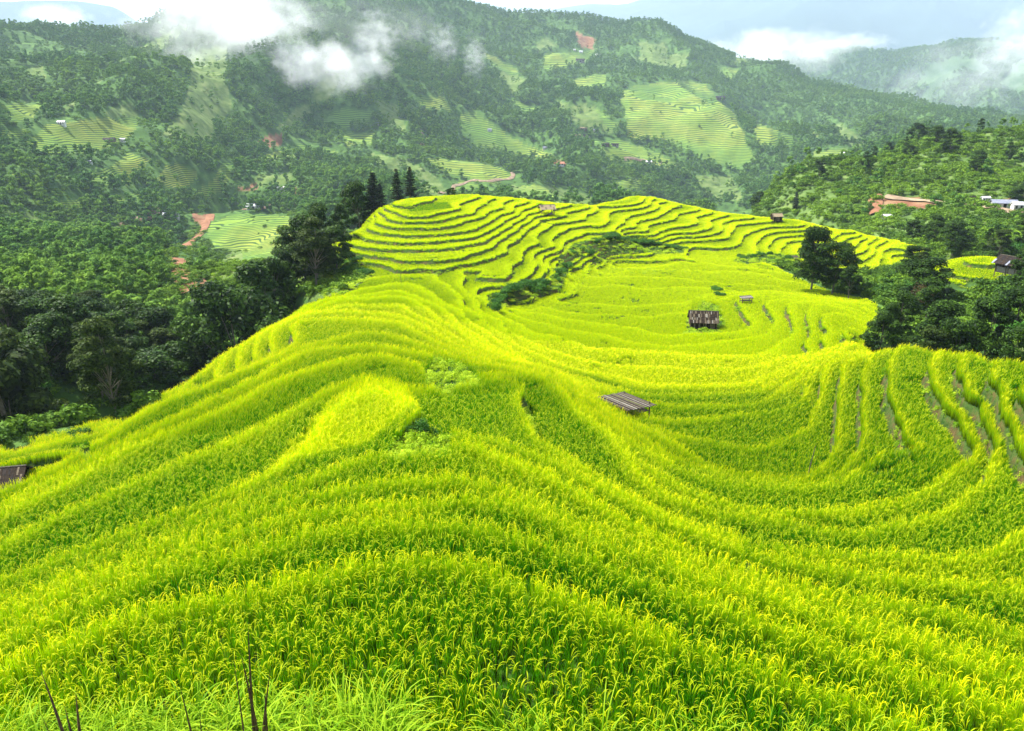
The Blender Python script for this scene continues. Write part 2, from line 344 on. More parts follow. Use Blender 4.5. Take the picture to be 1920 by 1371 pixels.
# terracing fades out where nothing is terraced
tw = np.where(inpoly(PXb, PYb, RICE) | inpoly(PXb, PYb, RICE2) | inpoly(PXb, PYb, RICE3), 1., 0.)
for ax in (0, 1):
    k = 7
    c = np.cumsum(np.pad(tw, [(k+1, k) if a == ax else (0, 0) for a in (0, 1)], mode='edge'), axis=ax)
    tw = (np.take(c, range(2*k+1, c.shape[ax]), axis=ax)-np.take(c, range(0, c.shape[ax]-2*k-1), axis=ax))/(2*k+1)
HT = H*tw+(ZB-.1)*(1-tw)
ZG = np.where(isnear, HT-hR, zb)
ZG = np.where(RR < 9.6, ZB-.6, ZG)
def lookup(arr, x, y):
    a = (np.arctan2(x, y)-AZ0)/(azs[1]-azs[0]); l = np.interp(np.log(np.hypot(x, y)), lrs, np.arange(NR))
    a = np.clip(a, 0, NA-1.001); l = np.clip(l, 0, NR-1.001)
    i = l.astype(int); j = a.astype(int); u = l-i; v = a-j
    return (arr[i, j]*(1-v)+arr[i, j+1]*v)*(1-u)+(arr[i+1, j]*(1-v)+arr[i+1, j+1]*v)*u
def hit(px, py, arr=None, r0=3.5):
    arr = ZG if arr is None else arr
    x, y, d = ray(px, py); h = math.hypot(x, y); s = d/h; a = math.atan2(x, y)
    j = (a-AZ0)/(azs[1]-azs[0]); j0 = int(j); v = j-j0
    col = arr[:, j0]*(1-v)+arr[:, j0+1]*v
    R = np.exp(lrs); ok = (col > s*R) & (R > r0)
    i = np.argmax(ok) if ok.any() else NR-1
    r = R[i]
    return Vector((r*sin(a), r*cos(a), col[i]))
def gz(x, y): return float(lookup(ZG, np.array([x]), np.array([y]))[0])

# ------------------------------------------------------------------ ground sheet
FT = [[(50,265),(90,235),(180,222),(260,222),(240,262),(165,290),(60,285)],
 [(152,330),(210,312),(240,288),(282,300),(250,330),(248,345),(200,348)],
 [(290,340),(310,312),(340,310),(375,322),(345,355),(320,352)],
 [(360,370),(400,335),(418,305),(440,302),(430,335),(395,372)],
 [(380,420),(440,400),(540,405),(552,440),(500,490),(450,500),(455,470),(400,465)],
 [(592,235),(650,200),(705,212),(690,230),(640,245)],[(780,185),(830,180),(845,205),(790,205)],
 [(865,215),(880,210),(960,260),(1030,290),(1040,300),(975,292),(900,275),(870,250)],
 [(795,295),(860,300),(940,312),(965,335),(920,345),(830,325)],[(940,362),(1005,345),(1060,370),(1050,378),(985,376)],
 [(1165,170),(1200,160),(1290,150),(1320,160),(1380,215),(1390,250),(1415,300),(1370,318),(1300,290),(1260,265),(1180,260),(1170,220)],
 [(1090,260),(1150,262),(1230,285),(1290,320),(1230,310),(1150,300),(1120,280)],[(1465,250),(1500,270),(1490,280),(1470,275)],
 [(1520,285),(1590,282),(1580,310),(1530,300)],[(0,195),(90,192),(60,225),(0,235)],[(0,250),(50,240),(40,255),(0,262)],[(20,325),(85,345),(60,345)],
 [(910,100),(930,105),(970,135),(955,140),(920,120)],[(1020,100),(1110,95),(1100,120),(1020,130)],
 [(480,300),(520,280),(560,270),(640,285),(560,290),(500,305)],[(215,365),(280,358),(275,375),(215,378)],[(1150,340),(1210,335),(1200,355),(1160,355)],[(640,252),(705,248),(700,270),(650,274)],[(955,188),(1010,200),(990,216)],[(1118,205),(1160,232),(1138,247)],[(1410,230),(1462,245),(1450,278),(1418,268)],[(1330,120),(1385,130),(1370,152)],[(860,340),(930,355),(900,368),(850,362)],[(110,380),(170,372),(160,392),(115,396)],[(1075,150),(1130,140),(1140,160),(1085,170)]]
FG = [[(110,215),(250,95),(330,55),(360,50),(300,95),(240,100),(190,140),(140,200)],[(350,100),(430,80),(420,150),(440,200),(400,240),(400,270),(300,255),(340,210),(360,150)],
 [(740,290),(800,320),(860,372),(790,372),(770,330)],[(0,390),(60,400),(150,440),(120,452),(0,425)],[(700,185),(740,200),(765,250),(730,240)],[(190,210),(250,195),(260,220),(200,222)],
 [(1000,80),(1025,70),(1045,85),(1010,95)],[(1200,80),(1250,80),(1250,110),(1200,105)],[(1380,105),(1400,100),(1410,115),(1380,118)],
 [(1515,235),(1540,260),(1560,268),(1530,262)],[(1555,235),(1580,232),(1620,265),(1640,275),(1590,270)],[(560,200),(600,190),(560,230),(520,245)],
 [(960,350),(1040,350),(1150,385),(960,385)],[(560,498),(600,480),(720,510),(600,575),(550,545)],[(430,470),(445,450),(500,480),(440,520),(370,545),(400,510)],
 [(1905,620),(1990,590),(1990,690),(1880,690)],[(600,150),(640,140),(620,190),(580,190)],[(930,130),(990,150),(960,178)],[(1040,190),(1120,200),(1150,250),(1090,240)],[(1300,330),(1370,330),(1400,380),(1330,370)],[(690,290),(760,300),(740,335)],[(1180,110),(1290,100),(1280,132)],[(30,140),(80,120),(90,150)],[(480,330),(560,325),(540,350),(470,352)]]
FE = [[(1642,378),(1758,381),(1752,392),(1700,393),(1645,385)],[(480,265),(500,256),(526,254),(525,272),(505,274),(470,280)],[(1850,380),(1905,372),(1905,382),(1850,388)],
 [(556,353),(578,358),(570,370),(552,362)],[(360,400),(395,402),(390,425),(365,420)],[(0,478),(12,482),(8,495),(0,495)],[(1040,300),(1062,305),(1060,313),(1040,310)],[(1640,371),(1722,373),(1716,381),(1645,378)],
 [(1080,60),(1120,75),(1110,95),(1080,85)],[(445,352),(488,348),(486,356),(450,360)]]
print('near pts', len(pts))
PXg, PYg = proj(X, Y, ZG)
warpx = (fbm(X/25, Y/25, 3, 61)-.5)*14; warpy = (fbm(X/25, Y/25, 3, 71)-.5)*8
def masks(polys):
    m = np.zeros(X.shape, bool)
    for p in polys: m |= inpoly(PXg+warpx, PYg+warpy, p)
    return m & (~isnear | ~rm)
mT = masks(FT) & (RR > 330); mG = masks(FG) & (RR > 90); mE = masks(FE) & (RR > 200)
idx = np.arange(NR*NA).reshape(NR, NA)
quads = np.stack([idx[:-1, :-1], idx[:-1, 1:], idx[1:, 1:], idx[1:, :-1]], -1).reshape(-1, 4)
def mesh_np(name, co, faces, k=4):
    me = bpy.data.meshes.new(name)
    me.vertices.add(len(co)); me.vertices.foreach_set('co', np.asarray(co, np.float32).ravel())
    n = len(faces); me.loops.add(n*k); me.loops.foreach_set('vertex_index', np.asarray(faces, np.int32).ravel())
    me.polygons.add(n); me.polygons.foreach_set('loop_start', np.arange(0, n*k, k, dtype=np.int32))
    me.update(calc_edges=True); return me
def attr(me, name, vals, typ='FLOAT', dom='POINT'):
    a = me.attributes.new(name, typ, dom)
    a.data.foreach_set({'FLOAT': 'value', 'INT': 'value', 'FLOAT_VECTOR': 'vector', 'FLOAT_COLOR': 'color'}[typ], np.asarray(vals, np.int32 if typ == 'INT' else np.float32).ravel())
def tag(o, label=None, cat=None, group=None, kind=None):
    if label: o['label'] = label
    if cat: o['category'] = cat
    if group: o['group'] = group
    if kind: o['kind'] = kind
    return o
def obj(name, me, mats=(), parent=None):
    o = bpy.data.objects.new(name, me); COL.objects.link(o)
    for m in (mats if isinstance(mats, (list, tuple)) else [mats]):
        if m and m.name not in [x.name for x in me.materials if x]: me.materials.append(m)
    if parent: o.parent = parent
    return o
def smooth(me): me.polygons.foreach_set('use_smooth', np.ones(len(me.polygons), bool))
gm = mesh_np('ground', np.stack([X, Y, ZG], -1).reshape(-1, 3), quads)
smooth(gm)
rz = np.clip((fr-(1-wr))/wr, 0, 1)*tw*isnear
c1 = np.stack([rm*1., mT*1., np.maximum(mG*1., ((zr >= zb-.01) & ~isnear & (RR > 200))*.6), np.ones_like(X)], -1); c2 = np.stack([rz > .02, mE, isnear & (tw > .4) & (RR > 10), np.ones_like(X)], -1).astype(float)
attr(gm, 'lev', (ZG+fbm(X/60, Y/60, 3, 15)*14+fbm(X/14, Y/14, 2, 16)*1.6)/np.clip(.0020*RR, .9, 3)*(RR > 300))
attr(gm, 'k1', c1, 'FLOAT_COLOR'); attr(gm, 'k2', c2, 'FLOAT_COLOR')

def mat(name):
    m = bpy.data.materials.new(name); m.use_nodes = True; nt = m.node_tree
    return m, nt, nt.nodes['Principled BSDF']
def simple(name, a, b, scale=3., rough=.8, spec=.2, bump=0., detail=5):
    m, nt, bs = mat(name)
    tcn = nt.nodes.new('ShaderNodeTexCoord')
    n = noise(nt, scale, detail, tcn.outputs['Object'])
    nt.links.new(ramp(nt, n, [(.3, a), (.7, b)]), bs.inputs['Base Color'])
    bs.inputs['Roughness'].default_value = rough; bs.inputs['Specular IOR Level'].default_value = spec
    if bump:
        bn = N(nt, 'ShaderNodeBump', Strength=bump); nt.links.new(n, bn.inputs['Height']); nt.links.new(bn.outputs[0], bs.inputs['Normal'])
    return m
def ground_mat():
    m, nt, bs = mat('ground_earth')
    bs.inputs['Roughness'].default_value = .95; bs.inputs['Specular IOR Level'].default_value = .1
    a1 = N(nt, 'ShaderNodeAttribute', attribute_name='k1'); a2 = N(nt, 'ShaderNodeAttribute', attribute_name='k2')
    s1 = nt.nodes.new('ShaderNodeSeparateColor'); nt.links.new(a1.outputs['Color'], s1.inputs[0])
    s2 = nt.nodes.new('ShaderNodeSeparateColor'); nt.links.new(a2.outputs['Color'], s2.inputs[0])
    g = nt.nodes.new('ShaderNodeNewGeometry'); sx = nt.nodes.new('ShaderNodeSeparateXYZ'); nt.links.new(g.outputs['Position'], sx.inputs[0])
    big = noise(nt, .012, 4); mid = noise(nt, .12, 5); fine = noise(nt, 2.2, 4)
    c = ramp(nt, mid, [(.3, (.03, .065, .014)), (.55, (.06, .125, .025)), (.75, (.11, .19, .04))])
    grass = ramp(nt, mid, [(.3, (.06, .10, .022)), (.5, (.10, .155, .035)), (.7, (.16, .20, .06))])
    # distant stepped paddies: treads and risers follow the height
    ff = mth(nt, 'FRACT', N(nt, 'ShaderNodeAttribute', attribute_name='lev').outputs['Fac'])
    yel = ramp(nt, big, [(.4, (.13, .22, .03)), (.5, (.24, .31, .035)), (.62, (.34, .33, .05))])
    yel = mixc(nt, mid, yel, (.09, .18, .03))
    ter = mixc(nt, ramp(nt, ff, [(.32, (0, 0, 0)), (.42, (1, 1, 1)), (.93, (1, 1, 1)), (.99, (0, 0, 0))]), (.035, .08, .02), yel)
    c = mixc(nt, s1.outputs[2], c, grass); c = mixc(nt, s1.outputs[1], c, ter)
    earth = ramp(nt, mid, [(.3, (.12, .05, .025)), (.5, (.20, .095, .05)), (.72, (.24, .17, .09))])
    c = mixc(nt, s2.outputs[1], c, earth)
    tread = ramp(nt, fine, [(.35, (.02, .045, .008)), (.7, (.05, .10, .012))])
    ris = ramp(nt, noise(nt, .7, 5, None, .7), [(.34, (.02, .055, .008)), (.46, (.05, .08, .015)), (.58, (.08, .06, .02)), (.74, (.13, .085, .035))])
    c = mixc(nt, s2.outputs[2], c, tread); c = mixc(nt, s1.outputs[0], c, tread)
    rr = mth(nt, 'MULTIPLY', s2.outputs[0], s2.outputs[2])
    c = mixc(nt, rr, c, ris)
    nt.links.new(c, bs.inputs['Base Color'])
    bn = N(nt, 'ShaderNodeBump', Strength=.5, Distance=.3); nt.links.new(fine, bn.inputs['Height']); nt.links.new(bn.outputs[0], bs.inputs['Normal'])
    return m
M_ground = ground_mat()
tag(obj('ground', gm, M_ground), kind='structure')

# ------------------------------------------------------------------ geometry helpers
class MB:
    def __init__(s): s.v = []; s.f = []; s.m = []
    def add(s, vs, fs, mi=0):
        b = len(s.v); s.v += [tuple(v) for v in vs]; s.f += [tuple(b+i for i in f) for f in fs]; s.m += [mi]*len(fs)
    def box(s, c, d, R=None, mi=0):
        vs = []
        for i in (-1, 1):
            for j in (-1, 1):
                for k in (-1, 1):
                    v = Vector((i*d[0]/2, j*d[1]/2, k*d[2]/2))
                    if R is not None: v = R @ v
                    vs.append(v+Vector(c))
        s.add(vs, [(0, 1, 3, 2), (4, 6, 7, 5), (0, 4, 5, 1), (2, 3, 7, 6), (0, 2, 6, 4), (1, 5, 7, 3)], mi)
    def tube(s, pts, rad, n=6, mi=0, cap=True):
        pts = [Vector(p) for p in pts]; rings = []
        for i, p in enumerate(pts):
            d = (pts[min(i+1, len(pts)-1)]-pts[max(i-1, 0)]).normalized()
            a = d.orthogonal().normalized(); b = d.cross(a)
            r = rad[i] if hasattr(rad, '__len__') else rad
            rings.append([p+(a*cos(2*pi*k/n)+b*sin(2*pi*k/n))*r for k in range(n)])
        # keep the rings aligned
        for i in range(1, len(rings)):
            best = min(range(n), key=lambda o: sum((rings[i][(k+o) % n]-rings[i-1][k]-(pts[i]-pts[i-1])).length for k in range(0, n, 2)))
            rings[i] = rings[i][best:]+rings[i][:best]
        vs = [v for r in rings for v in r]; fs = []
        for i in range(len(rings)-1):
            for k in range(n): fs.append((i*n+k, i*n+(k+1) % n, (i+1)*n+(k+1) % n, (i+1)*n+k))
        if cap: fs.append(tuple(range(n))[::-1]); fs.append(tuple((len(rings)-1)*n+k for k in range(n)))
        s.add(vs, fs, mi)
    def mesh(s, name):
        me = bpy.data.meshes.new(name); me.from_pydata(s.v, [], s.f)
        if any(s.m): me.polygons.foreach_set('material_index', s.m)
        me.update(); return me
def scatter(name, pos, rot, scl, idx, tint, protos, kind='stuff'):
    """one object of uncountable plants: a point mesh with an instance-on-points modifier"""
    pc = bpy.data.collections.new(name+'_plants')
    for i, (me, ms) in enumerate(protos):
        o = bpy.data.objects.new('%s_plant_%02d' % (name, i), me)
        for m in ms: me.materials.append(m)
        pc.objects.link(o)
    me = bpy.data.meshes.new(name); me.vertices.add(len(pos)); me.vertices.foreach_set('co', np.asarray(pos, np.float32).ravel())
    attr(me, 'rot', rot, 'FLOAT_VECTOR'); attr(me, 'scl', scl, 'FLOAT_VECTOR'); attr(me, 'idx', idx, 'INT'); attr(me, 'tint', tint)
    o = bpy.data.objects.new(name, me); COL.objects.link(o); o['kind'] = kind
    ng = bpy.data.node_groups.new(name, 'GeometryNodeTree')
    ng.interface.new_socket('Geometry', in_out='INPUT', socket_type='NodeSocketGeometry'); ng.interface.new_socket('Geometry', in_out='OUTPUT', socket_type='NodeSocketGeometry')
    gi = ng.nodes.new('NodeGroupInput'); go = ng.nodes.new('NodeGroupOutput')
    iop = ng.nodes.new('GeometryNodeInstanceOnPoints'); ci = ng.nodes.new('GeometryNodeCollectionInfo')
    ci.inputs['Collection'].default_value = pc; ci.inputs['Separate Children'].default_value = True; ci.inputs['Reset Children'].default_value = True
    def na(nm, t):
        n = ng.nodes.new('GeometryNodeInputNamedAttribute'); n.data_type = t; n.inputs['Name'].default_value = nm; return n.outputs['Attribute']
    L = ng.links.new
    L(gi.outputs[0], iop.inputs['Points']); L(ci.outputs[0], iop.inputs['Instance']); iop.inputs['Pick Instance'].default_value = True
    L(na('idx', 'INT'), iop.inputs['Instance Index']); L(na('scl', 'FLOAT_VECTOR'), iop.inputs['Scale'])
    e = ng.nodes.new('FunctionNodeEulerToRotation'); L(na('rot', 'FLOAT_VECTOR'), e.inputs[0]); L(e.outputs[0], iop.inputs['Rotation'])
    L(iop.outputs[0], go.inputs[0])
    md = o.modifiers.new('scatter', 'NODES'); md.node_group = ng
    return o
def leafmat(name, stops, trans=.35, rough=.6, obj_var=None, inst=None, spec=.08, geo='h'):
    """stops: colours along attribute h of the leaf; inst: colours the instance tint moves towards"""
    m, nt, bs = mat(name)
    c = ramp(nt, N(nt, 'ShaderNodeAttribute', attribute_name=geo).outputs['Fac'], stops)
    if inst:
        t = N(nt, 'ShaderNodeAttribute', attribute_name='tint', attribute_type='INSTANCER')
        c = mixc(nt, t.outputs['Fac'], c, ramp(nt, N(nt, 'ShaderNodeAttribute', attribute_name=geo).outputs['Fac'], inst))
    if obj_var:
        oi = nt.nodes.new('ShaderNodeObjectInfo')
        c = mixc(nt, oi.outputs['Random'], c, mixc(nt, 1., c, obj_var, 'MULTIPLY'))
    nt.links.new(c, bs.inputs['Base Color']); bs.inputs['Roughness'].default_value = rough; bs.inputs['Specular IOR Level'].default_value = spec
    tr = nt.nodes.new('ShaderNodeBsdfTranslucent'); nt.links.new(c, tr.inputs[0])
    mx = nt.nodes.new('ShaderNodeMixShader'); mx.inputs[0].default_value = trans
    nt.links.new(bs.outputs[0], mx.inputs[1]); nt.links.new(tr.outputs[0], mx.inputs[2]); nt.links.new(mx.outputs[0], nt.nodes['Material Output'].inputs[0])
    return m
def blades_mesh(name, n, rad, h, w, bend, seg, ears, seed, earw=.012, base=0.):
    """a tuft of arching leaf blades, with drooping ears of grain among them"""
    r = random.Random(seed); vs = []; fs = []; hv = []; mi = []
    def strip(p0, d, L, w0, droop, m, h0, h1, prof):
        p = Vector(p0); side = Vector((-d.y, d.x, 0)).normalized() if (d.x or d.y) else Vector((1, 0, 0))
        a = r.uniform(-.9, .9); side = (side*cos(a)+Vector((d.x, d.y, 0)).normalized()*sin(a)) if d.xy.length > 1e-5 else side
        cur = Vector(d).normalized(); b = len(vs)
        for i in range(seg+1):
            t = i/seg; ww = w0*prof(t)
            vs.append(p-side*ww/2); vs.append(p+side*ww/2); hv.append(h0+(h1-h0)*t); hv.append(h0+(h1-h0)*t)
            p = p+cur*(L/seg); cur = (cur+Vector((d.x, d.y, 0)).normalized()*droop*.35*(t+.3)-Vector((0, 0, 1))*droop*t*.9).normalized()
        for i in range(seg): fs.append((b+2*i, b+2*i+1, b+2*i+3, b+2*i+2)); mi.append(m)
    for i in range(n):
        a = r.uniform(0, 2*pi); q = rad*math.sqrt(r.random()); tilt = r.uniform(.02, .22)
        d = Vector((cos(a)*tilt, sin(a)*tilt, 1))
        strip((cos(a)*q, sin(a)*q, base), d, h*r.uniform(.75, 1.12), w*r.uniform(.7, 1.2), bend*r.uniform(.3, 1.4), 0, 0, .72+.1*r.random(), lambda t: (.5+1.1*t if t < .4 else .94*(1-((t-.4)/.6)**1.6)+.04))
    for i in range(ears):
        a = r.uniform(0, 2*pi); q = rad*math.sqrt(r.random())
        d = Vector((cos(a)*.3, sin(a)*.3, .9))
        strip((cos(a)*q, sin(a)*q, base+h*r.uniform(.68, .86)), d, h*.36, earw*r.uniform(.8, 1.25), 1.5, 1, .8, 1, lambda t: .35+.65*math.sin(pi*min(1, t*1.05)) )
    me = bpy.data.meshes.new(name); me.from_pydata([tuple(v) for v in vs], [], fs)
    attr(me, 'h', hv); me.polygons.foreach_set('material_index', mi); smooth(me); me.update(); return me
M_rice = leafmat('rice_leaf', [(0, (.003, .010, .001)), (.35, (.018, .085, .001)), (.75, (.095, .40, .001)), (1, (.19, .58, .001))], .42,  # blade feet coloured near-black: shade between the plants painted into the leaf
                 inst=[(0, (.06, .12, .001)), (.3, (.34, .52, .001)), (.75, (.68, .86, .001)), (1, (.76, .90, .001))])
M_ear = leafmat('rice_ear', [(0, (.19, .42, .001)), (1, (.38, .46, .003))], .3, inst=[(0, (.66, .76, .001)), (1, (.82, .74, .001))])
protos = []
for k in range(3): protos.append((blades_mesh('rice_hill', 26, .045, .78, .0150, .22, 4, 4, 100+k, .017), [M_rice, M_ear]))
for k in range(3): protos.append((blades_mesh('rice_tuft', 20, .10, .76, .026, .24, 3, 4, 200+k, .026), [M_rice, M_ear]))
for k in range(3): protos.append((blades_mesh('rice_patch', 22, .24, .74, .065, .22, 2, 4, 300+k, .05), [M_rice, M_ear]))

# candidate points, density falling with distance
def sample_polar(r0, r1, spacing, az0=AZ0, az1=AZ1, even=False):
    out = []
    edges = np.exp(np.arange(math.log(r0), math.log(r1), .04)); edges = np.r_[edges, r1]
    for a, b in zip(edges[:-1], edges[1:]):
        s = spacing(a)
        if even:
            nr_ = max(1, round((b-a)/s))
            for k in range(nr_):
                rc = a+(b-a)*(k+.5)/nr_; n = int((az1-az0)*rc/s); t = az0+(az1-az0)*(np.arange(n)+rng.random())/n
                r = rc+rng.normal(0, .2*s, n); t = t+rng.normal(0, .2*s, n)/rc; out.append(np.stack([r*np.sin(t), r*np.cos(t)], -1))
            continue
        area = (az1-az0)/2*(b*b-a*a); n = int(area/(s*s)+rng.random())
        r = np.sqrt(rng.uniform(a*a, b*b, n)); t = rng.uniform(az0, az1, n); out.append(np.stack([r*np.sin(t), r*np.cos(t)], -1))
    return np.concatenate(out)
HW = radians(44)
sp_r = lambda r: min(.42, max(.155, .0032*r))
q = sample_polar(9.8, 330, sp_r, -HW, HW, True); x, y = q[:, 0], q[:, 1]
zb_ = lookup(ZB, x, y); b = lindex(zb_, np.hypot(x, y)); w_ = lookup(wr, x, y); fr_ = b-np.floor(b); nr = lookup(isnear*1., x, y) > .99
r_ = np.hypot(x, y)
g_ = lookup(ZG, x, y)
pbx, pby = proj(x, y, zb_); bowl0 = inpoly(pbx, pby, [(950,560),(1060,530),(1120,480),(1340,480),(1360,560),(1345,650),(1340,735),(1200,740),(1000,680),(890,620)])
ok = rice_mask(x, y, zb_, zb_) & nr & ((fr_ < 1-w_*1.02) | bowl0)
px, py = proj(x, y, g_)
ok &= (px > -330) & (px < 2250) & (py < 1500)
sl_ = lookup(SL, x, y); edge = fr_/np.maximum(sl_, .05)          # metres in from the outer edge
thin = fbm(x/3.1, y/3.1, 2, 91)
ok &= rng.random(len(x)) < np.where(thin < .22, .5, 1.)*np.where(r_ < 62, .80+.2*np.exp(-(fr_/np.maximum(lookup(SL, x, y), .05))/(.4+.006*r_)), 1)
x, y, fr_, w_, r_, g_, edge, b = [v[ok] for v in (x, y, fr_, w_, r_, g_, edge, b)]
px, py = px[ok], py[ok]; n = len(x)
lod = np.where(r_ < 42, 0, np.where(r_ < 88, 1, 2)); idx_ = lod*3+rng.integers(0, 3, n)
sx = np.where(lod == 0, np.clip(.9+.008*(r_-20), .9, 1.15), np.where(lod == 1, np.clip(r_/62, .7, 1.3), np.clip(r_/125, .75, 1.5)))
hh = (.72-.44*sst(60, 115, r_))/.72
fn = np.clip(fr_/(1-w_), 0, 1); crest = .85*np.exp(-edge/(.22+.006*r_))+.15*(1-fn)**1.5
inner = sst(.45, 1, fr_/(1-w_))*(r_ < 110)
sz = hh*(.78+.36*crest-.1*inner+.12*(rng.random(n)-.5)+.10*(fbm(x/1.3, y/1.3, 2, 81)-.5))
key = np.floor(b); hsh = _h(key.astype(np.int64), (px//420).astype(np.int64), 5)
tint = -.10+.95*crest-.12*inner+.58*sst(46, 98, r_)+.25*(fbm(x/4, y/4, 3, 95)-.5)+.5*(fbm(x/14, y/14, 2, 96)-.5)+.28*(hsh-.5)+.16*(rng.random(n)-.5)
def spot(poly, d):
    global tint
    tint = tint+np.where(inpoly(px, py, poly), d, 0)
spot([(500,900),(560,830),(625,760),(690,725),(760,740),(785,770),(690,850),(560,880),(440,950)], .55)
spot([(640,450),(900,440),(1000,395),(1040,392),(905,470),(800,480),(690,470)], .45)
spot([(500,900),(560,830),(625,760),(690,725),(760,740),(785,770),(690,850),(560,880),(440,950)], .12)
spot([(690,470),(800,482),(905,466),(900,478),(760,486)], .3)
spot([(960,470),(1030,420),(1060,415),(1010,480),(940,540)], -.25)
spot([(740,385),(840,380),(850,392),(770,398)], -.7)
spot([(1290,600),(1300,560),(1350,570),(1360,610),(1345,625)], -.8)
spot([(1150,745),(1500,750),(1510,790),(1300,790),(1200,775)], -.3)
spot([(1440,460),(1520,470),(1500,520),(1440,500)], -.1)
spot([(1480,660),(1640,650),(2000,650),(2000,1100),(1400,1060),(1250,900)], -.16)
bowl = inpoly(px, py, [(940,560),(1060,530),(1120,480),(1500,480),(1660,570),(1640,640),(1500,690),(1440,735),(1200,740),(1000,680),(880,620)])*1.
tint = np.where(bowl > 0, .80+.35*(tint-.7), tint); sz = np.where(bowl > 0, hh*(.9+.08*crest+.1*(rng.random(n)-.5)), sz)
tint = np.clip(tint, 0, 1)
rot = np.stack([rng.normal(0, .045, n), rng.normal(0, .045, n), rng.uniform(0, 2*pi, n)], -1)
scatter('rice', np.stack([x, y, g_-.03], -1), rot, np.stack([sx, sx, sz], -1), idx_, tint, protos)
print('rice', n)

# ------------------------------------------------------------------ foliage meshes
def leaf_quads(C, Nn, size, rs, droop=.0):
    """leaf-sized diamonds at C, facing roughly Nn"""
    n = len(C); Nn = Nn+rs.normal(0, .55, (n, 3)); Nn /= np.linalg.norm(Nn, axis=1)[:, None]
    t = rs.normal(0, 1, (n, 3)); t[:, 2] -= droop; t -= (t*Nn).sum(1)[:, None]*Nn; t /= np.linalg.norm(t, axis=1)[:, None]
    bt = np.cross(Nn, t); s = (size*rs.uniform(.6, 1.3, n))[:, None]
    return np.stack([C-t*s*.5, C+bt*s*.26+Nn*s*.06, C+t*s*.5, C-bt*s*.26+Nn*s*.06], 1)
def build_leaves(name, Q, h, extra=None, mi_extra=1, smoothit=False):
    v = Q.reshape(-1, 3); f = np.arange(len(v)).reshape(-1, 4)
    me = mesh_np(name, v, f); attr(me, 'h', np.repeat(h, 4)); return me
def lump_cloud(rs, lumps, n, size, squash=.75, droop=0.):
    """lumps: (x,y,z,r); leaves on their outer shells, thin inside, with gaps"""
    L = np.array(lumps); w = L[:, 3]**2; k = rs.choice(len(L), n, p=w/w.sum())
    d = rs.normal(0, 1, (n, 3)); d /= np.linalg.norm(d, axis=1)[:, None]; d[:, 2] = np.where(d[:, 2] < -.35, -d[:, 2]*.6, d[:, 2])
    rad = L[k, 3]*(1-.5*rs.random(n)**2.2)*(1+.16*np.sin(d[:, 0]*7+k)*np.cos(d[:, 1]*6+k*2))
    C = L[k, :3]+d*rad[:, None]*np.array([1, 1, squash])
    up = d*1.0+np.array([0, 0, .55]); h = np.clip(.5+.35*rs.normal(0, .5, n)+.28*(_h(k.astype(np.int64), k.astype(np.int64)*3, 9)-.5), 0, 1)
    return leaf_quads(C, up, size, rs, droop), h
def crown_lumps(r, H, R, z0, n, shape='round'):
    out = []
    for i in range(n):
        t = r.random(); zz = z0+(H-z0)*(t**.85)
        if shape == 'round': prof = math.sqrt(max(.05, 1-(2*t-.85)**2*.8))
        elif shape == 'flat': prof = .45+.55*math.sin(pi*min(1, t*1.2+.1))
        else: prof = 1-.75*t
        a = r.uniform(0, 2*pi); q = R*prof*math.sqrt(r.uniform(.15, 1))*.78
        out.append((cos(a)*q, sin(a)*q, zz, R*r.uniform(.2, .36)*(.8 if shape == 'flat' else 1)))
    out.append((0, 0, H-R*.25, R*.3)); return out
def trunk_mesh(name, r, H, z0, rad, lumps, lean=0.):
    mb = MB(); top = Vector((lean*H, 0, H*.82)); k = 6
    pts = [Vector((lean*H*(i/k)**1.3+r.uniform(-.02, .02)*H*.3, r.uniform(-.02, .02)*H*.3, -.8+(H*.82+.8)*i/k)) for i in range(k+1)]
    mb.tube(pts, [rad*(1-.85*i/k)*(1.35 if i == 0 else 1) for i in range(k+1)], 7)
    for L in lumps[::2]:
        t = min(.95, max(.25, (L[2]-L[3])/H*r.uniform(.6, .8)/.82)); b = pts[int(t*k)].lerp(pts[min(k, int(t*k)+1)], t*k-int(t*k))
        e = Vector(L[:3]); m = b.lerp(e, .5)+Vector((0, 0, .06*H*r.uniform(-.3, 1)))
        mb.tube([b, m, e], [rad*.36*(1-t*.6), rad*.2, rad*.05], 5)
    return mb.mesh(name)
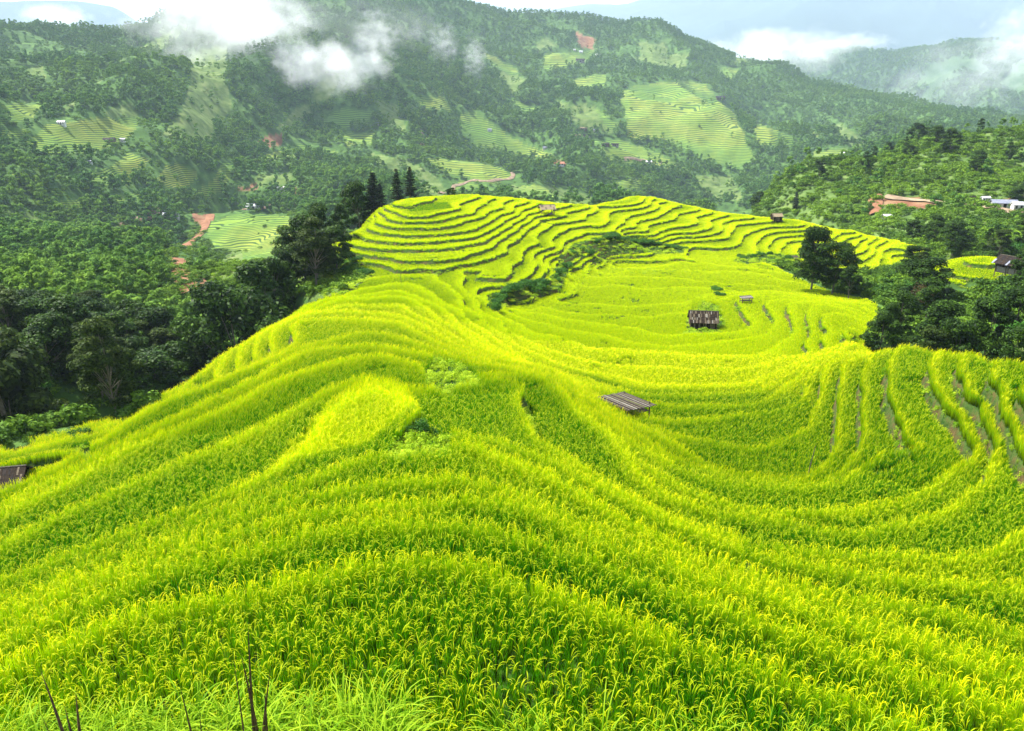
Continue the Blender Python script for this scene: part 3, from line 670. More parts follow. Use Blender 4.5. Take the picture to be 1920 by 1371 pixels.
def tree_pair(kind, seed):
    r = random.Random(seed); rs = np.random.RandomState(seed)
    if kind == 'broad':
        H = 11; R = 4.4*r.uniform(.85, 1.15); L = crown_lumps(r, H, R, 1.9, 34); Q, h = lump_cloud(rs, L, 15000, .40)
        tr = trunk_mesh('trunk', r, H, 3, .2, L)
    elif kind == 'feather':
        H = 13; R = 4.6; L = crown_lumps(r, H, R, 2.8, 44, 'flat')
        Q, h = lump_cloud(rs, L, 14000, .38, .6, .2); tr = trunk_mesh('trunk', r, H, 4, .17, L, .06)
    elif kind == 'tall':
        H = 13; R = 2.9; L = crown_lumps(r, H, R, 1.3, 34); Q, h = lump_cloud(rs, L, 13000, .34, 1.0, 1.2); tr = trunk_mesh('trunk', r, H, 2, .17, L)
    elif kind == 'bamboo':
        H = 10; C = []; mb = MB(); hs = []
        for i in range(64):
            a = r.uniform(0, 2*pi); b = r.uniform(.3, 1.6); hh_ = H*r.uniform(.6, 1); sp = r.uniform(.8, 3.2)
            pts = [Vector((cos(a)*(b+sp*t*t), sin(a)*(b+sp*t*t), hh_*(t-.22*t**3))) for t in (0, .25, .5, .75, 1)]
            mb.tube(pts, [.05, .045, .035, .025, .01], 4)
            for j in range(150):
                t = r.uniform(.25, 1); p = Vector((cos(a)*(b+sp*t*t), sin(a)*(b+sp*t*t), hh_*(t-.22*t**3)))
                C.append(p+Vector((r.gauss(0, .35), r.gauss(0, .35), r.gauss(-.1, .3))))
        C = np.array(C); Nn = C*np.array([1, 1, 0])*.3+np.array([0, 0, .8]); Q = leaf_quads(C, Nn, .34, rs, 1.5); h = np.clip(rs.normal(.55, .2, len(C)), 0, 1); tr = mb.mesh('trunk')
    elif kind == 'pine':
        H = 16; mb = MB(); mb.tube([(0, 0, -1), (0, .05, H*.5), (0, 0, H)], [.26, .17, .03], 8); C = []; 
        z = H*.16
        while z < H*.99:
            t = z/H; R = 3.0*(1-t)**.75*(.75+.4*r.random())+.18; nb = r.randint(5, 7); a0 = r.uniform(0, 6)
            for j in range(nb):
                if r.random() < .12: continue
                a = a0+j*2*pi/nb+r.uniform(-.3, .3); RR_ = R*r.uniform(.65, 1.12); e = Vector((cos(a)*RR_, sin(a)*RR_, z-.16*RR_+r.uniform(-.1, .25)))
                mb.tube([(0, 0, z), (e.x*.5, e.y*.5, z+.06), e], [.045, .03, .01], 4, cap=False)
                for q in range(int(24+RR_*38)):
                    u = r.uniform(.15, 1); p = Vector((e.x*u, e.y*u, z+(e.z-z)*u*u)); w = .42*(1-u*.55)
                    C.append(p+Vector((r.gauss(0, w*.6), r.gauss(0, w*.6), r.gauss(-.05, .1))))
            z += r.uniform(.38, .6)
        C = np.array(C); Q = leaf_quads(C, C*np.array([.15, .15, 0])+np.array([0, 0, 1.]), .36, rs, .8); h = np.clip(rs.normal(.4, .22, len(C)), 0, 1); tr = mb.mesh('trunk')
    elif kind == 'bush':
        L = [(r.uniform(-1, 1), r.uniform(-1, 1), r.uniform(.3, 1.1), r.uniform(.55, .95)) for _ in range(9)]; Q, h = lump_cloud(rs, L, 1900, .24, .8)
        mb = MB()
        for l in L[:5]: mb.tube([(0, 0, -.4), (l[0]*.5, l[1]*.5, l[2]*.5), l[:3]], [.05, .035, .01], 4)
        tr = mb.mesh('trunk')
    elif kind == 'bare':
        L = [(r.uniform(-1.8, 1.8), r.uniform(-1.8, 1.8), r.uniform(1.2, 4), r.uniform(.7, 1.1)) for _ in range(12)]; Q, h = lump_cloud(rs, L, 1500, .2, .9)
        mb = MB()
        for l in L:
            for q in range(4):
                e = Vector(l[:3])+Vector((r.gauss(0, .6), r.gauss(0, .6), r.gauss(0, .5))); mb.tube([(0, 0, -.4), (e.x*.4+r.gauss(0, .2), e.y*.4, e.z*.6), e], [.07, .04, .008], 4)
        tr = mb.mesh('trunk')
    return build_leaves('crown', Q, h), tr
def leafcols(d, m, l): return [(0, d), (.45, m), (1, l)]
M_bark = simple('bark', (.10, .085, .06), (.24, .21, .16), 6, .9, .1)
M_barkred = simple('bark_dry', (.07, .03, .018), (.17, .07, .04), 6, .9, .1)
M_leaf = {
 'broad': leafmat('leaf_broad', leafcols((.006, .02, .004), (.026, .060, .006), (.11, .21, .018)), .25, .5, (.7, .75, .8)),
 'feather': leafmat('leaf_feather', leafcols((.008, .02, .005), (.030, .056, .008), (.11, .16, .022)), .25, .6, (.8, .8, .8)),
 'tall': leafmat('leaf_tall', leafcols((.007, .024, .005), (.026, .064, .006), (.12, .22, .02)), .25, .5, (.7, .75, .7)),
 'bamboo': leafmat('leaf_bamboo', leafcols((.008, .024, .005), (.02, .055, .010), (.06, .12, .02)), .25, .5, (.75, .8, .7)),
 'pine': leafmat('leaf_pine', leafcols((.010, .022, .009), (.022, .042, .014), (.05, .075, .022)), .12, .7, (.8, .8, .8)),
 'bush': leafmat('leaf_bush', leafcols((.02, .07, .008), (.05, .15, .014), (.13, .30, .03)), .3, .5, (.6, .7, .7)),
 'bare': leafmat('leaf_dry', leafcols((.03, .02, .01), (.07, .045, .02), (.10, .10, .03)), .2, .7)}
PROTO = {}
for k, cnt in (('broad', 4), ('feather', 3), ('tall', 2), ('bamboo', 2), ('pine', 3), ('bush', 4), ('bare', 1)):
    PROTO[k] = []
    for i in range(cnt):
        cr, tr = tree_pair(k, 1000+37*i+len(k)*11)
        cr.materials.append(M_leaf[k]); tr.materials.append(M_barkred if k == 'bare' else M_bark); PROTO[k].append((cr, tr))
NAMES = {'broad': 'broadleaf_tree', 'feather': 'feathery_tree', 'tall': 'slender_tree', 'bamboo': 'bamboo_clump', 'pine': 'pine_tree', 'bush': 'bush', 'bare': 'dry_shrub'}
CATS = {'broad': 'tree', 'feather': 'tree', 'tall': 'tree', 'bamboo': 'bamboo', 'pine': 'tree', 'bush': 'bush', 'bare': 'bush'}
PLANTS = []
def plant(kind, loc, s, label=None, group=None, v=None, sz=None):
    v = random.randrange(len(PROTO[kind])) if v is None else v
    cr, tr = PROTO[kind][v % len(PROTO[kind])]
    root = bpy.data.objects.new(NAMES[kind], None); COL.objects.link(root); root.location = loc
    root.rotation_euler = (random.uniform(-.05, .05), random.uniform(-.05, .05), random.uniform(0, 6.28)); root.scale = (s, s, (sz or s)*random.uniform(.93, 1.07))
    root.empty_display_size = .5; root['category'] = CATS[kind]
    if label: root['label'] = label
    if group: root['group'] = group
    for nm, me in (('crown', cr), ('trunk', tr)):
        o = bpy.data.objects.new(nm, me); COL.objects.link(o); o.parent = root
    PLANTS.append((root, kind)); return root
HT_K = {'broad': 11, 'feather': 13, 'tall': 13, 'bamboo': 7.0, 'pine': 16, 'bush': 1.9, 'bare': 4}
def plant_at(kind, px, ytop, ybase, r=None, **kw):
    """stand a plant so that it spans the given height in the photograph; r sets the distance when the base is hidden"""
    if r is None: b = hit(px, ybase)
    else:
        x, y, z = atr(px, ybase, r); b = Vector((float(x), float(y), gz(float(x), float(y))))
    rr = math.hypot(b.x, b.y); top = float(atr(px, ytop, rr)[2]); h = max(.8, top-b.z)
    s = h/HT_K[kind]
    return plant(kind, b-Vector((0, 0, .1)), s*kw.pop('wide', 1.), sz=s, **kw)

# --- the named trees of the photograph
plant_at('pine', 700, 316, 420, 172, label='dark pine with a bare pale trunk behind the left edge of the round knoll', v=0, wide=1.5)
plant_at('pine', 716, 342, 420, 178, label='shorter dark pine standing close between the two pairs of tall pines', v=1, wide=1.6)
plant_at('pine', 748, 310, 420, 176, label='tall narrow dark pine, left one of the close pair behind the knoll top', v=2, wide=1.25)
plant_at('pine', 771, 308, 420, 178, label='tallest dark pine, right one of the close pair behind the knoll top', v=1, wide=1.35)
plant_at('broad', 676, 345, 430, 172, label='loose dark green tree just left of the pines behind the knoll', v=1, wide=.8)
plant_at('broad', 608, 384, 470, 150, label='round green tree topmost of the group stepping down left of the knoll', v=0, wide=.9)
plant_at('broad', 645, 388, 470, 146, label='dark round tree between the stepping group and the knoll edge', v=3, wide=.8)
plant_at('broad', 582, 425, 520, 138, label='dark leafy tree in the middle of the group stepping down left of the knoll', v=2, wide=.9)
plant_at('broad', 545, 465, 560, 128, label='round tree below the middle tree of the group left of the knoll', v=1, wide=.9)
plant_at('broad', 515, 492, 580, 122, label='dark round tree where the stepping group meets the rice skyline', v=0, wide=1.0)
plant_at('tall', 478, 515, 605, 116, label='leafy tree second up from the lowest of the skyline belt', v=1, wide=1.2)
plant_at('broad', 440, 548, 630, 110, label='lowest round tree of the belt above the curved yellow steps', v=2, wide=1.0)
plant_at('broad', 846, 350, 372, 185, label='small round bush-like tree poking above the knoll skyline right of the pines', v=2, wide=1.3)
plant_at('broad', 1521, 432, 545, label='tall dark drooping tree at the right edge of the yellow bowl', v=1, wide=.95)
plant_at('broad', 1560, 460, 552, label='lower round tree leaning against the tall drooping tree, right of it', v=1, wide=1.2)
plant_at('broad', 1590, 500, 562, label='low dark tree right of the round tree at the bowl edge', v=0)
plant_at('broad', 1680, 555, 650, 100, label='vine-draped dark tree, tallest beside the near right rice ridge', v=1)
plant_at('broad', 1648, 590, 662, 90, label='dark bushy tree at the very corner where the right ridge meets the bowl', v=3)
plant_at('broad', 1705, 622, 660, 92, label='low dark tree in front of the vine-draped tree', v=2)
plant_at('feather', 1722, 462, 560, 150, label='flat-topped dark tree right of the far yellow ridge tip', v=0)
plant_at('bare', 1722, 540, 590, label='reddish brown leafless shrub under the flat-topped tree', v=0)
plant_at('broad', 1845, 565, 668, 92, label='large round dense green tree behind the near right rice ridge', v=0)
plant_at('broad', 1790, 605, 668, 88, label='dark green tree left of the large round tree behind the right ridge', v=2)
plant_at('feather', 1745, 615, 662, 86, label='low feathery tree with pale twigs right of the vine-draped tree', v=2)
plant_at('tall', 1895, 610, 675, 80, label='dark slender tree at the right photo edge behind the rice ridge', v=1)
plant_at('feather', 222, 590, 800, 78, label='tall thin-leaved tree with a leaning trunk where the wood meets the near rice', v=0, wide=.9)
plant_at('feather', 20, 640, 840, 92, label='tall tree with a bare pale trunk at the left photo edge', v=1, wide=.9)
plant_at('feather', 48, 690, 830, 96, label='thinner tree with a bare trunk second from the left photo edge', v=2, wide=.8)
plant_at('feather', 130, 545, 700, 128, label='dark flat-crowned tree rising highest out of the left wood', v=0)
plant_at('feather', 28, 540, 700, 150, label='dark umbrella-crowned tree at far left above the wood', v=2)
NAMED = [(p[0].location.x, p[0].location.y) for p in PLANTS]

# --- trees of the woods, one by one
RB = rm.copy()
def scatter_trees(cands, mind, taken, lim):
    out = []
    for c in cands:
        if all((c[0]-t[0])**2+(c[1]-t[1])**2 > (mind(c))**2 for t in taken+out): out.append(c)
        if len(out) >= lim: break
    return out
KC = [[(375,395),(560,395),(565,440),(520,492),(440,512),(375,470)],[(310,452),(392,452),(402,500),(405,560),(325,555),(308,500)],[(600,472),(720,490),(720,530),(640,548),(590,520)],
 [(1340,380),(1728,440),(1728,468),(1640,512),(1560,512),(1560,440),(1500,430),(1500,500),(1340,480)],[(1750,478),(1915,478),(1925,530),(1760,528)],[(1635,362),(1765,362),(1765,398),(1635,412)],[(1805,366),(1925,370),(1925,412),(1805,400)],
 [(340,395),(402,395),(402,470),(340,470)],[(815,330),(975,325),(975,348),(815,368)]]
def clear_top(x, y, z):
    px, py = proj(x, y, z); m = np.zeros(px.shape, bool)
    for k in KC: m |= inpoly(px, py, k)
    return m
def visible_from(x, y, z, eps=.5):
    r = math.hypot(x, y); rr = np.linspace(14, r*.985, 90); t = rr/r
    return bool(np.all(lookup(ZG, x*t, y*t) < z*t+eps))
def wood(kinds, weights, az, rr, mind, lim, place, group, hs, cond=None, seed=1, wide=1.25):
    r = random.Random(seed); cands = []
    for _ in range(7000):
        a = radians(r.uniform(*az)); d = math.sqrt(r.uniform(rr[0]**2, rr[1]**2)); cands.append((d*sin(a), d*cos(a)))
    xs = np.array(cands); zz = lookup(ZG, xs[:, 0], xs[:, 1]); near_rice = np.zeros(len(xs))
    for dx, dy in ((0, 0), (4, 0), (-4, 0), (0, 4), (0, -4)): near_rice = np.maximum(near_rice, lookup(RB*1., xs[:, 0]+dx, xs[:, 1]+dy))
    okc = near_rice < .01
    for hz_ in (3, 7, hs[1]*.95): okc &= ~clear_top(xs[:, 0], xs[:, 1], zz+hz_)
    if cond: okc &= cond(xs[:, 0], xs[:, 1], zz)
    cands = [(x, y, z) for (x, y), z, o in zip(cands, zz, okc) if o and visible_from(x, y, z+9)]
    out = scatter_trees(cands, lambda c: mind*(.7+.6*_h(np.int64(c[0]*10), np.int64(c[1]*10), 2)), list(NAMED), lim)
    made = []
    for x, y, z in out:
        k = r.choices(kinds, weights)[0]; h = r.uniform(*hs)*(.45 if k == 'bush' else 1); s = h/HT_K[k]
        if k == 'bush': s = r.uniform(1.1, 1.9)
        o = plant(k, (x, y, z-.2), s*wide*r.uniform(.85, 1.15), sz=s, group=group, v=r.randrange(9)); NAMED.append((x, y)); made.append((o, k))
    PHR = {'broad': 'round dark broadleaf tree', 'feather': 'thin-leaved layered tree', 'tall': 'slender leafy tree', 'bamboo': 'arching bamboo clump', 'bush': 'low leafy bush', 'pine': 'dark conifer', 'bare': 'dry shrub'}
    ds = sorted(math.hypot(o.location.x, o.location.y) for o, k in made); n3 = len(ds)
    rows = {}
    for o, k in made:
        d = math.hypot(o.location.x, o.location.y); q = 0 if d < ds[n3//3] else 1 if d < ds[2*n3//3] else 2
        rows.setdefault((q, k), []).append(o)
    for (q, k), lst in rows.items():
        lst.sort(key=lambda o: proj(o.location.x, o.location.y, o.location.z)[0])
        for i, o in enumerate(lst):
            sfx = 'th' if 10 < (i+1) % 100 < 14 else {1: 'st', 2: 'nd', 3: 'rd'}.get((i+1) % 10, 'th')
            o['label'] = '%s, %d%s from left in the %s rows of %s' % (PHR[k], i+1, sfx, ('nearest', 'middle', 'farthest')[q], place)
    return made
notF = lambda x, y: (lookup(mT*1., x, y) < .1) & (lookup(mE*1., x, y) < .1)
wood(['broad', 'feather', 'tall', 'bush'], [5, 4, 2, 1], (-43, -11), (66, 168), 5.4, 125, 'the left wood', 'trees of the wood left of the rice slope', (7, 10.5), seed=3)
wood(['broad', 'tall', 'bush'], [5, 2, 4], (17, 42), (76, 175), 5.2, 60, 'the right grove', 'trees and bushes of the grove right of the bowl', (4.5, 8), seed=5)
wood(['broad', 'tall', 'feather', 'bush'], [6, 2, 1, 2], (15, 41), (205, 290), 7.0, 60, 'the roadside wood', 'trees between the yellow ridge and the hillside road', (5, 8.5), seed=6, cond=lambda x, y, z: notF(x, y) & (proj(x, y, z+7)[1] > 408))
wood(['broad', 'tall', 'pine', 'bush'], [4, 3, 1, 3], (13, 41), (300, 490), 17, 45, 'the right hillside', 'trees dotted over the right hillside', (6, 12), seed=8, cond=lambda x, y, z: notF(x, y))
print('plants', len(PLANTS))

# ------------------------------------------------------------------ far forest, undergrowth (uncountable)
def simple_leafy(seed, lumps, n, size, squash=.8, droop=.3):
    rs = np.random.RandomState(seed); Q, h = lump_cloud(rs, lumps, n, size, squash, droop); return build_leaves('leafy', Q, h)
M_far = leafmat('forest_leaf', leafcols((.022, .07, .016), (.065, .165, .03), (.18, .35, .06)), .3, .7, spec=.05,
                inst=leafcols((.07, .14, .016), (.17, .30, .03), (.34, .50, .06)))
M_under = leafmat('undergrowth_leaf', leafcols((.012, .035, .006), (.035, .09, .012), (.09, .18, .02)), .25, .6, spec=.05,
                inst=leafcols((.04, .09, .008), (.12, .23, .015), (.28, .42, .03)))
fprot = []
r = random.Random(4)
for k in range(5):
    L = crown_lumps(r, 8, 3.6, 2.6, 9) if k < 3 else crown_lumps(r, 9.5, 2.6, 3, 8)
    fprot.append((simple_leafy(50+k, L, 420, 1.15), [M_far]))
for k in range(3):
    L = [(r.uniform(-1.1, 1.1), r.uniform(-1.1, 1.1), r.uniform(.3, 1.1), r.uniform(.5, .9)) for _ in range(6)]
    fprot.append((simple_leafy(70+k, L, 260, .42), [M_under]))
q1 = sample_polar(158, 2600, lambda r: 3.6 if r < 300 else 4.9 if r < 900 else 5.8 if r < 1500 else 7.4, -radians(45.5), radians(45.5))
x, y = q1[:, 0], q1[:, 1]; r_ = np.hypot(x, y); az_ = np.degrees(np.arctan2(x, y)); z_ = lookup(ZG, x, y)
T_, G_, E_ = lookup(mT*1., x, y), lookup(mG*1., x, y), lookup(mE*1., x, y)
nearf = lookup(isnear*1., x, y); Rr = lookup((zr >= zb-.01)*1., x, y) > .5
patch = fbm(x/110, y/110, 3, 77)
dens = np.where(T_ > .05, .006, np.where(G_ > .1, .05, 1.0*sst(.22, .36, patch)+.15))
dens = np.where(Rr, np.where(G_ > .1, .1, .30*sst(.38, .6, fbm(x/38, y/38, 3, 78))+.03), dens)
px, py = proj(x, y, z_+8)
rice_n = np.maximum.reduce([lookup(RB*1., x+a, y+b) for a, b in ((0, 0), (9, 0), (-9, 0), (0, 9), (0, -9))])
ok = (E_ < .05) & (rice_n < .01) & (rng.random(len(x)) < dens) & (px > -560) & (px < 2480) & (py > -160) & ((r_ > 158) | (az_ > 0))
ok &= ~((r_ < 300) & Rr)
for hz_ in (2, 7): ok &= ~(clear_top(x, y, z_+hz_) & (rng.random(len(x)) < .96))
x, y, z_, r_, Rr, patch, az_ = [v[ok] for v in (x, y, z_, r_, Rr, patch, az_)]; n = len(x)
s_ = rng.uniform(.75, 1.25, n)*np.where(Rr, .75, 1)*np.where(r_ < 300, .68, np.where(r_ < 500, .85, 1))
tf = np.clip(.3+1.3*(fbm(x/75, y/75, 3, 83)-.5)+rng.normal(0, .16, n)+.25*Rr, 0, 1)
frot = np.stack([rng.normal(0, .05, n), rng.normal(0, .05, n), rng.uniform(0, 6.28, n)], -1)
scatter('forest', np.stack([x, y, z_-.5], -1), frot, np.stack([s_, s_, s_*rng.uniform(.85, 1.2, n)], -1), rng.integers(0, 5, n), tf, fprot)
print('forest', n)
# undergrowth
q1 = np.concatenate([sample_polar(60, 620, lambda r: 1.05 if r < 230 else 1.9, -radians(42), radians(42)), sample_polar(620, 2300, lambda r: 7.5, -radians(40), radians(40))])
x, y = q1[:, 0], q1[:, 1]; r_ = np.hypot(x, y); az_ = np.degrees(np.arctan2(x, y)); z_ = lookup(ZG, x, y)
T_, G_, E_ = lookup(mT*1., x, y), lookup(mG*1., x, y), lookup(mE*1., x, y)
Rr = lookup((zr >= zb-.01)*1., x, y) > .5
rice_n = np.maximum.reduce([lookup(RB*1., x+a, y+b) for a, b in ((0, 0), (1, 0), (-1, 0), (0, 1), (0, -1))])
px, py = proj(x, y, z_+1)
dens = np.where(G_ > .1, .10, .5*sst(.3, .6, fbm(x/16, y/16, 3, 85))+.25); dens = np.where(T_ > .05, .01, dens)
twv = lookup(tw, x, y)*lookup(isnear*1., x, y)
dens = np.where((r_ < 260) | (Rr & (G_ < .1)), np.maximum(dens, .72*sst(.25, .5, fbm(x/13, y/13, 3, 86))+.2*(r_ < 260)+.12), dens); dens = np.where(twv > .25, 0, dens)
ok = (E_ < .05) & (rice_n < .01) & (rng.random(len(x)) < dens) & (px > -500) & (px < 2420)
x, y, z_, r_, G_, Rr = [v[ok] for v in (x, y, z_, r_, G_, Rr)]; n = len(x)
s_ = (.5+1.1*rng.random(n)**2)*np.where(r_ > 620, 1.5, np.where(r_ > 230, 1.15, .8))*np.where(G_ > .1, .7, 1)
tf = np.clip(.45+1.2*(fbm(x/30, y/30, 3, 87)-.5)+rng.normal(0, .2, n)+.35*(G_ > .1)+.2*Rr-.3*((r_ < 200) & (x < 0))-.22*((r_ < 290) & (x > 0))+.9*(fbm(x/11, y/11, 3, 99)-.5), 0, 1)
scatter('undergrowth', np.stack([x, y, z_-.15], -1), np.stack([rng.normal(0, .1, n), rng.normal(0, .1, n), rng.uniform(0, 6.28, n)], -1), np.stack([s_, s_, s_*rng.uniform(.7, 1.2, n)], -1), rng.integers(5, 8, n), tf, fprot)
print('undergrowth', n)

# ------------------------------------------------------------------ weeds on banks, in the hollows, and the wild grass in front
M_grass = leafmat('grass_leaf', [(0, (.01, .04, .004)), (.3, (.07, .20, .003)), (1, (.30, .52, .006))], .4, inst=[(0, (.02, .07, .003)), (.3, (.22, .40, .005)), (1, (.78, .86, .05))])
gprot = []
for k in range(3): gprot.append((blades_mesh('weed', 12, .22, .34, .04, 1.0, 3, 0, 400+k), [M_grass]))
L = [(r.uniform(-.3, .3), r.uniform(-.3, .3), r.uniform(.1, .35), r.uniform(.2, .3)) for _ in range(4)]
gprot.append((simple_leafy(90, L, 130, .13), [M_grass]))
for k in range(3): gprot.append((blades_mesh('long_grass', 10, .18, 1.5, .032, 1.15, 9, 0, 500+k), [M_grass]))
q1 = sample_polar(11, 260, lambda r: min(.62, max(.2, .0052*r)), -HW, HW); x, y = q1[:, 0], q1[:, 1]
r_ = np.hypot(x, y); z_ = lookup(ZG, x, y); zb_ = lookup(ZB, x, y); bb_ = lindex(zb_, r_); w_ = lookup(wr, x, y); f_ = bb_-np.floor(bb_)
px, py = proj(x, y, zb_); row = inpoly(px, py, [(1128,496),(1180,502),(1260,503),(1335,500),(1338,508),(1260,511),(1180,510),(1128,506)]) | inpoly(px, py, [(1325,512),(1342,516),(1350,550),(1338,552)]) | inpoly(px, py, [(1350,541),(1405,541),(1405,546),(1350,546)])
inr = (inpoly(px, py, RICE) | inpoly(px, py, RICE3) | inpoly(px, py, RICE2)) & (lookup(isnear*1., x, y) > .5)
hole = np.zeros(len(x), bool)
for h in HOLES: hole |= inpoly(px, py, h)
armw = inpoly(px, py, [(1520,640),(1640,655),(2000,640),(2000,900),(1880,960),(1800,900),(1640,880),(1520,860),(1480,760)])
ris_ = (f_ > 1-w_) & inr
grs = lookup(mG*1., x, y) > .1
ok = (ris_ & (rng.random(len(x)) < np.where(armw, .8, .75)*np.where(fbm(x/2.5, y/2.5, 2, 88) > .42, 1, .25))) | (hole & inr & (rng.random(len(x)) < .85)) | (grs & ~inr) | row
x, y, z_, r_, hole, f_ = [v[ok] for v in (x, y, z_, r_, hole, f_)]; n = len(x)
s_ = rng.uniform(.6, 1.15, n)*np.where(r_ > 100, .85, 1)*np.where(hole, 1.05, .75); wd = np.clip(r_/60, .8, 1.8)
tf = np.clip(.3+.3*hole+1.2*(fbm(x/5, y/5, 3, 89)-.5)+rng.normal(0, .2, n), 0, 1)
P1 = np.stack([x, y, z_-.03], -1); R1 = np.stack([rng.normal(0, .2, n), rng.normal(0, .2, n), rng.uniform(0, 6.28, n)], -1); S1 = np.stack([s_*wd, s_*wd, s_], -1); I1 = rng.choice([0, 1, 2, 3], n, p=[.22, .22, .22, .34]); T1 = tf
scatter('weeds', P1, R1, S1, I1, T1, gprot[:4])
# long wild grass on the bank below the viewpoint
C_ = []
for k in range(2800):
    px_ = rng.uniform(-240, 2160); a = math.atan2(float(ray(px_, 1371)[0]), float(ray(px_, 1371)[1])); d = rng.uniform(8.9, 10.9)*(1+.28*abs(a)**2*2)
    dn = .25+.75*(px_ < 760)
    if 780 < px_ < 880 or 1000 < px_ < 1100: dn *= .45
    if rng.random() > dn: continue
    C_.append((d*sin(a), d*cos(a), px_))
C_ = np.array(C_); x, y = C_[:, 0], C_[:, 1]; n = len(x); z_ = lookup(ZG, x, y)+.1
tall = np.interp(C_[:, 2], [0, 200, 420, 640, 760, 860, 1050, 1200, 1500, 1920], [.9, .95, 1.0, 1.05, 1.0, .7, .85, .95, .7, .7])
s_ = np.where(rng.random(n) < .3, rng.uniform(.9, 1.3, n), rng.uniform(.4, .85, n))*tall
scatter('wild_grass', np.stack([x, y, z_], -1), np.stack([rng.normal(0, .16, n), rng.normal(.08, .16, n), rng.uniform(0, 6.28, n)], -1), np.stack([s_*.85, s_*.85, s_*.92], -1), rng.integers(0, 3, n), np.clip(rng.normal(.38, .28, n), 0, 1), gprot[4:])

# bushes along the banks: named one by one
BUSH = [(1072,475),(1088,468),(1105,478),(1122,455),(1138,450),(1152,447),(1168,452),(1185,455),(1200,458),(1216,460),(1232,462),(1248,464),(1264,466),(1280,468),
 (1050,515),(1062,505),(1040,528),(1016,540),(1002,548),(985,536),(968,548),(952,556),(938,560),(930,572),(925,582),
 (630,492),(645,500),(660,508),(676,514),(690,516),(650,484),(668,494),(640,512),(1390,484),(1408,482),(1425,480),(1442,479),(1460,482),(1478,486),
 (1345,545),(1350,555),(820,668),(835,680),(868,690),(882,696),(775,806),(812,820),(148,828)]
places = [(1,14,'of the dark hedge across the bowl\'s far end', 'bushes of the hedge strip at the bowl end'), (14,25,'on the shaded bank below the knoll','bushes on the bank below the knoll'),(25,33,'on the grassy shelf left of the knoll','bushes on the shelf left of the knoll'),(33,39,'on the curved bank beside the tall drooping tree','bushes on the curved bank'),(39,41,'beside the small dark ditch above the old barn','bushes at the ditch'),(41,45,'in the upper overgrown hollow','bushes in the upper hollow'),(45,47,'in the lower grassy hollow','bushes in the lower hollow'),(47,48,'on the low field at the far left','')]
for i, (a, b) in enumerate(BUSH):
    h = hit(a, b)
    for lo, hi, ph, gp in places:
        if lo <= i+1 <= hi:
            nn = i+2-lo; sfx = {1: 'st', 2: 'nd', 3: 'rd'}.get(nn, 'th')
            lb = ('low green bush %s, %d%s of its row' % (ph, nn, sfx)) if hi > lo else 'low dark green bush '+ph
            plant('bush', h-Vector((0, 0, .15)), {0: 1.0}.get(i, random.uniform(.55, .85)*(.6 if h.length < 70 else 1)*(1.25 if 14 <= i < 31 else 1)*(1.3 if i < 14 else 1)), label=lb, group=gp or None, sz=random.uniform(.45, .7)*(.6 if h.length < 70 else 1)*(1.3 if 14 <= i < 31 else 1)); break

# ------------------------------------------------------------------ huts in the paddies
M_wood = simple('weathered_wood', (.06, .045, .03), (.20, .16, .11), 5, .9, .1)
M_dark = simple('dark_planks', (.012, .009, .007), (.05, .035, .025), 7, .9, .1)
M_pale = simple('pale_planks', (.14, .125, .10), (.36, .33, .28), 9, .9, .1)
M_bamb = simple('bamboo_slats', (.05, .04, .026), (.19, .165, .12), 11, .85, .1)
M_thatch = simple('thatch', (.16, .12, .07), (.38, .30, .18), 14, .95, .05, .4)
M_tin = simple('grey_tin', (.16, .17, .22), (.26, .27, .33), 2, .5, .3)
M_tinw = simple('white_tin', (.55, .56, .58), (.78, .78, .80), 2, .5, .3)
M_white = simple('white_sheet', (.62, .62, .60), (.85, .85, .83), 3, .6, .2)
M_rust = simple('dark_roofing', (.006, .005, .005), (.032, .022, .018), 5, .8, .15)
M_wall = simple('whitewash', (.5, .48, .44), (.72, .70, .66), 1.5, .9, .1)
M_black = simple('dark_opening', (.006, .006, .007), (.012, .012, .012), 3, .6, .2)
M_brick = simple('red_tile', (.26, .10, .06), (.42, .20, .12), 4, .9, .1)
def root_at(name, loc, yaw, label, cat, group=None):
    o = bpy.data.objects.new(name, None); COL.objects.link(o); o.location = loc; o.rotation_euler = (0, 0, yaw); o.empty_display_size = .5
    return tag(o, label, cat, group)
def slats(mb, a, b, c, d, n, th=.03, mats=(0,), gap=.12, rr=None, rows=1, jit=.03):
    """planks filling the quad a-b-c-d; planks run a->b, stacked from a to d"""
    a, b, c, d = map(Vector, (a, b, c, d)); rr = rr or random
    nrm = (b-a).cross(d-a).normalized()
    for q in range(rows):
        for i in range(n):
            t0 = (i+gap*.5)/n; t1 = (i+1-gap*.5)/n; u0 = q/rows; u1 = (q+1)/rows+.02
            off = nrm*(rr.uniform(-jit, jit)+.03*(q % 2)); e0 = rr.uniform(-.02, .02); 
            p = [a.lerp(d, t0).lerp(b.lerp(c, t0), u0+e0), a.lerp(d, t0).lerp(b.lerp(c, t0), min(1.02, u1+e0)), a.lerp(d, t1).lerp(b.lerp(c, t1), min(1.02, u1+e0)), a.lerp(d, t1).lerp(b.lerp(c, t1), u0+e0)]
            up = [v+off+nrm*th for v in p]; lo = [v+off for v in p]
            mb.add(up+lo, [(0, 1, 2, 3), (7, 6, 5, 4), (0, 4, 5, 1), (1, 5, 6, 2), (2, 6, 7, 3), (3, 7, 4, 0)], rr.choice(mats))
def child(name, mb, mats, parent, label=None):
    o = obj(name, mb.mesh(name), mats, parent)
    if label: o['label'] = label
    return o
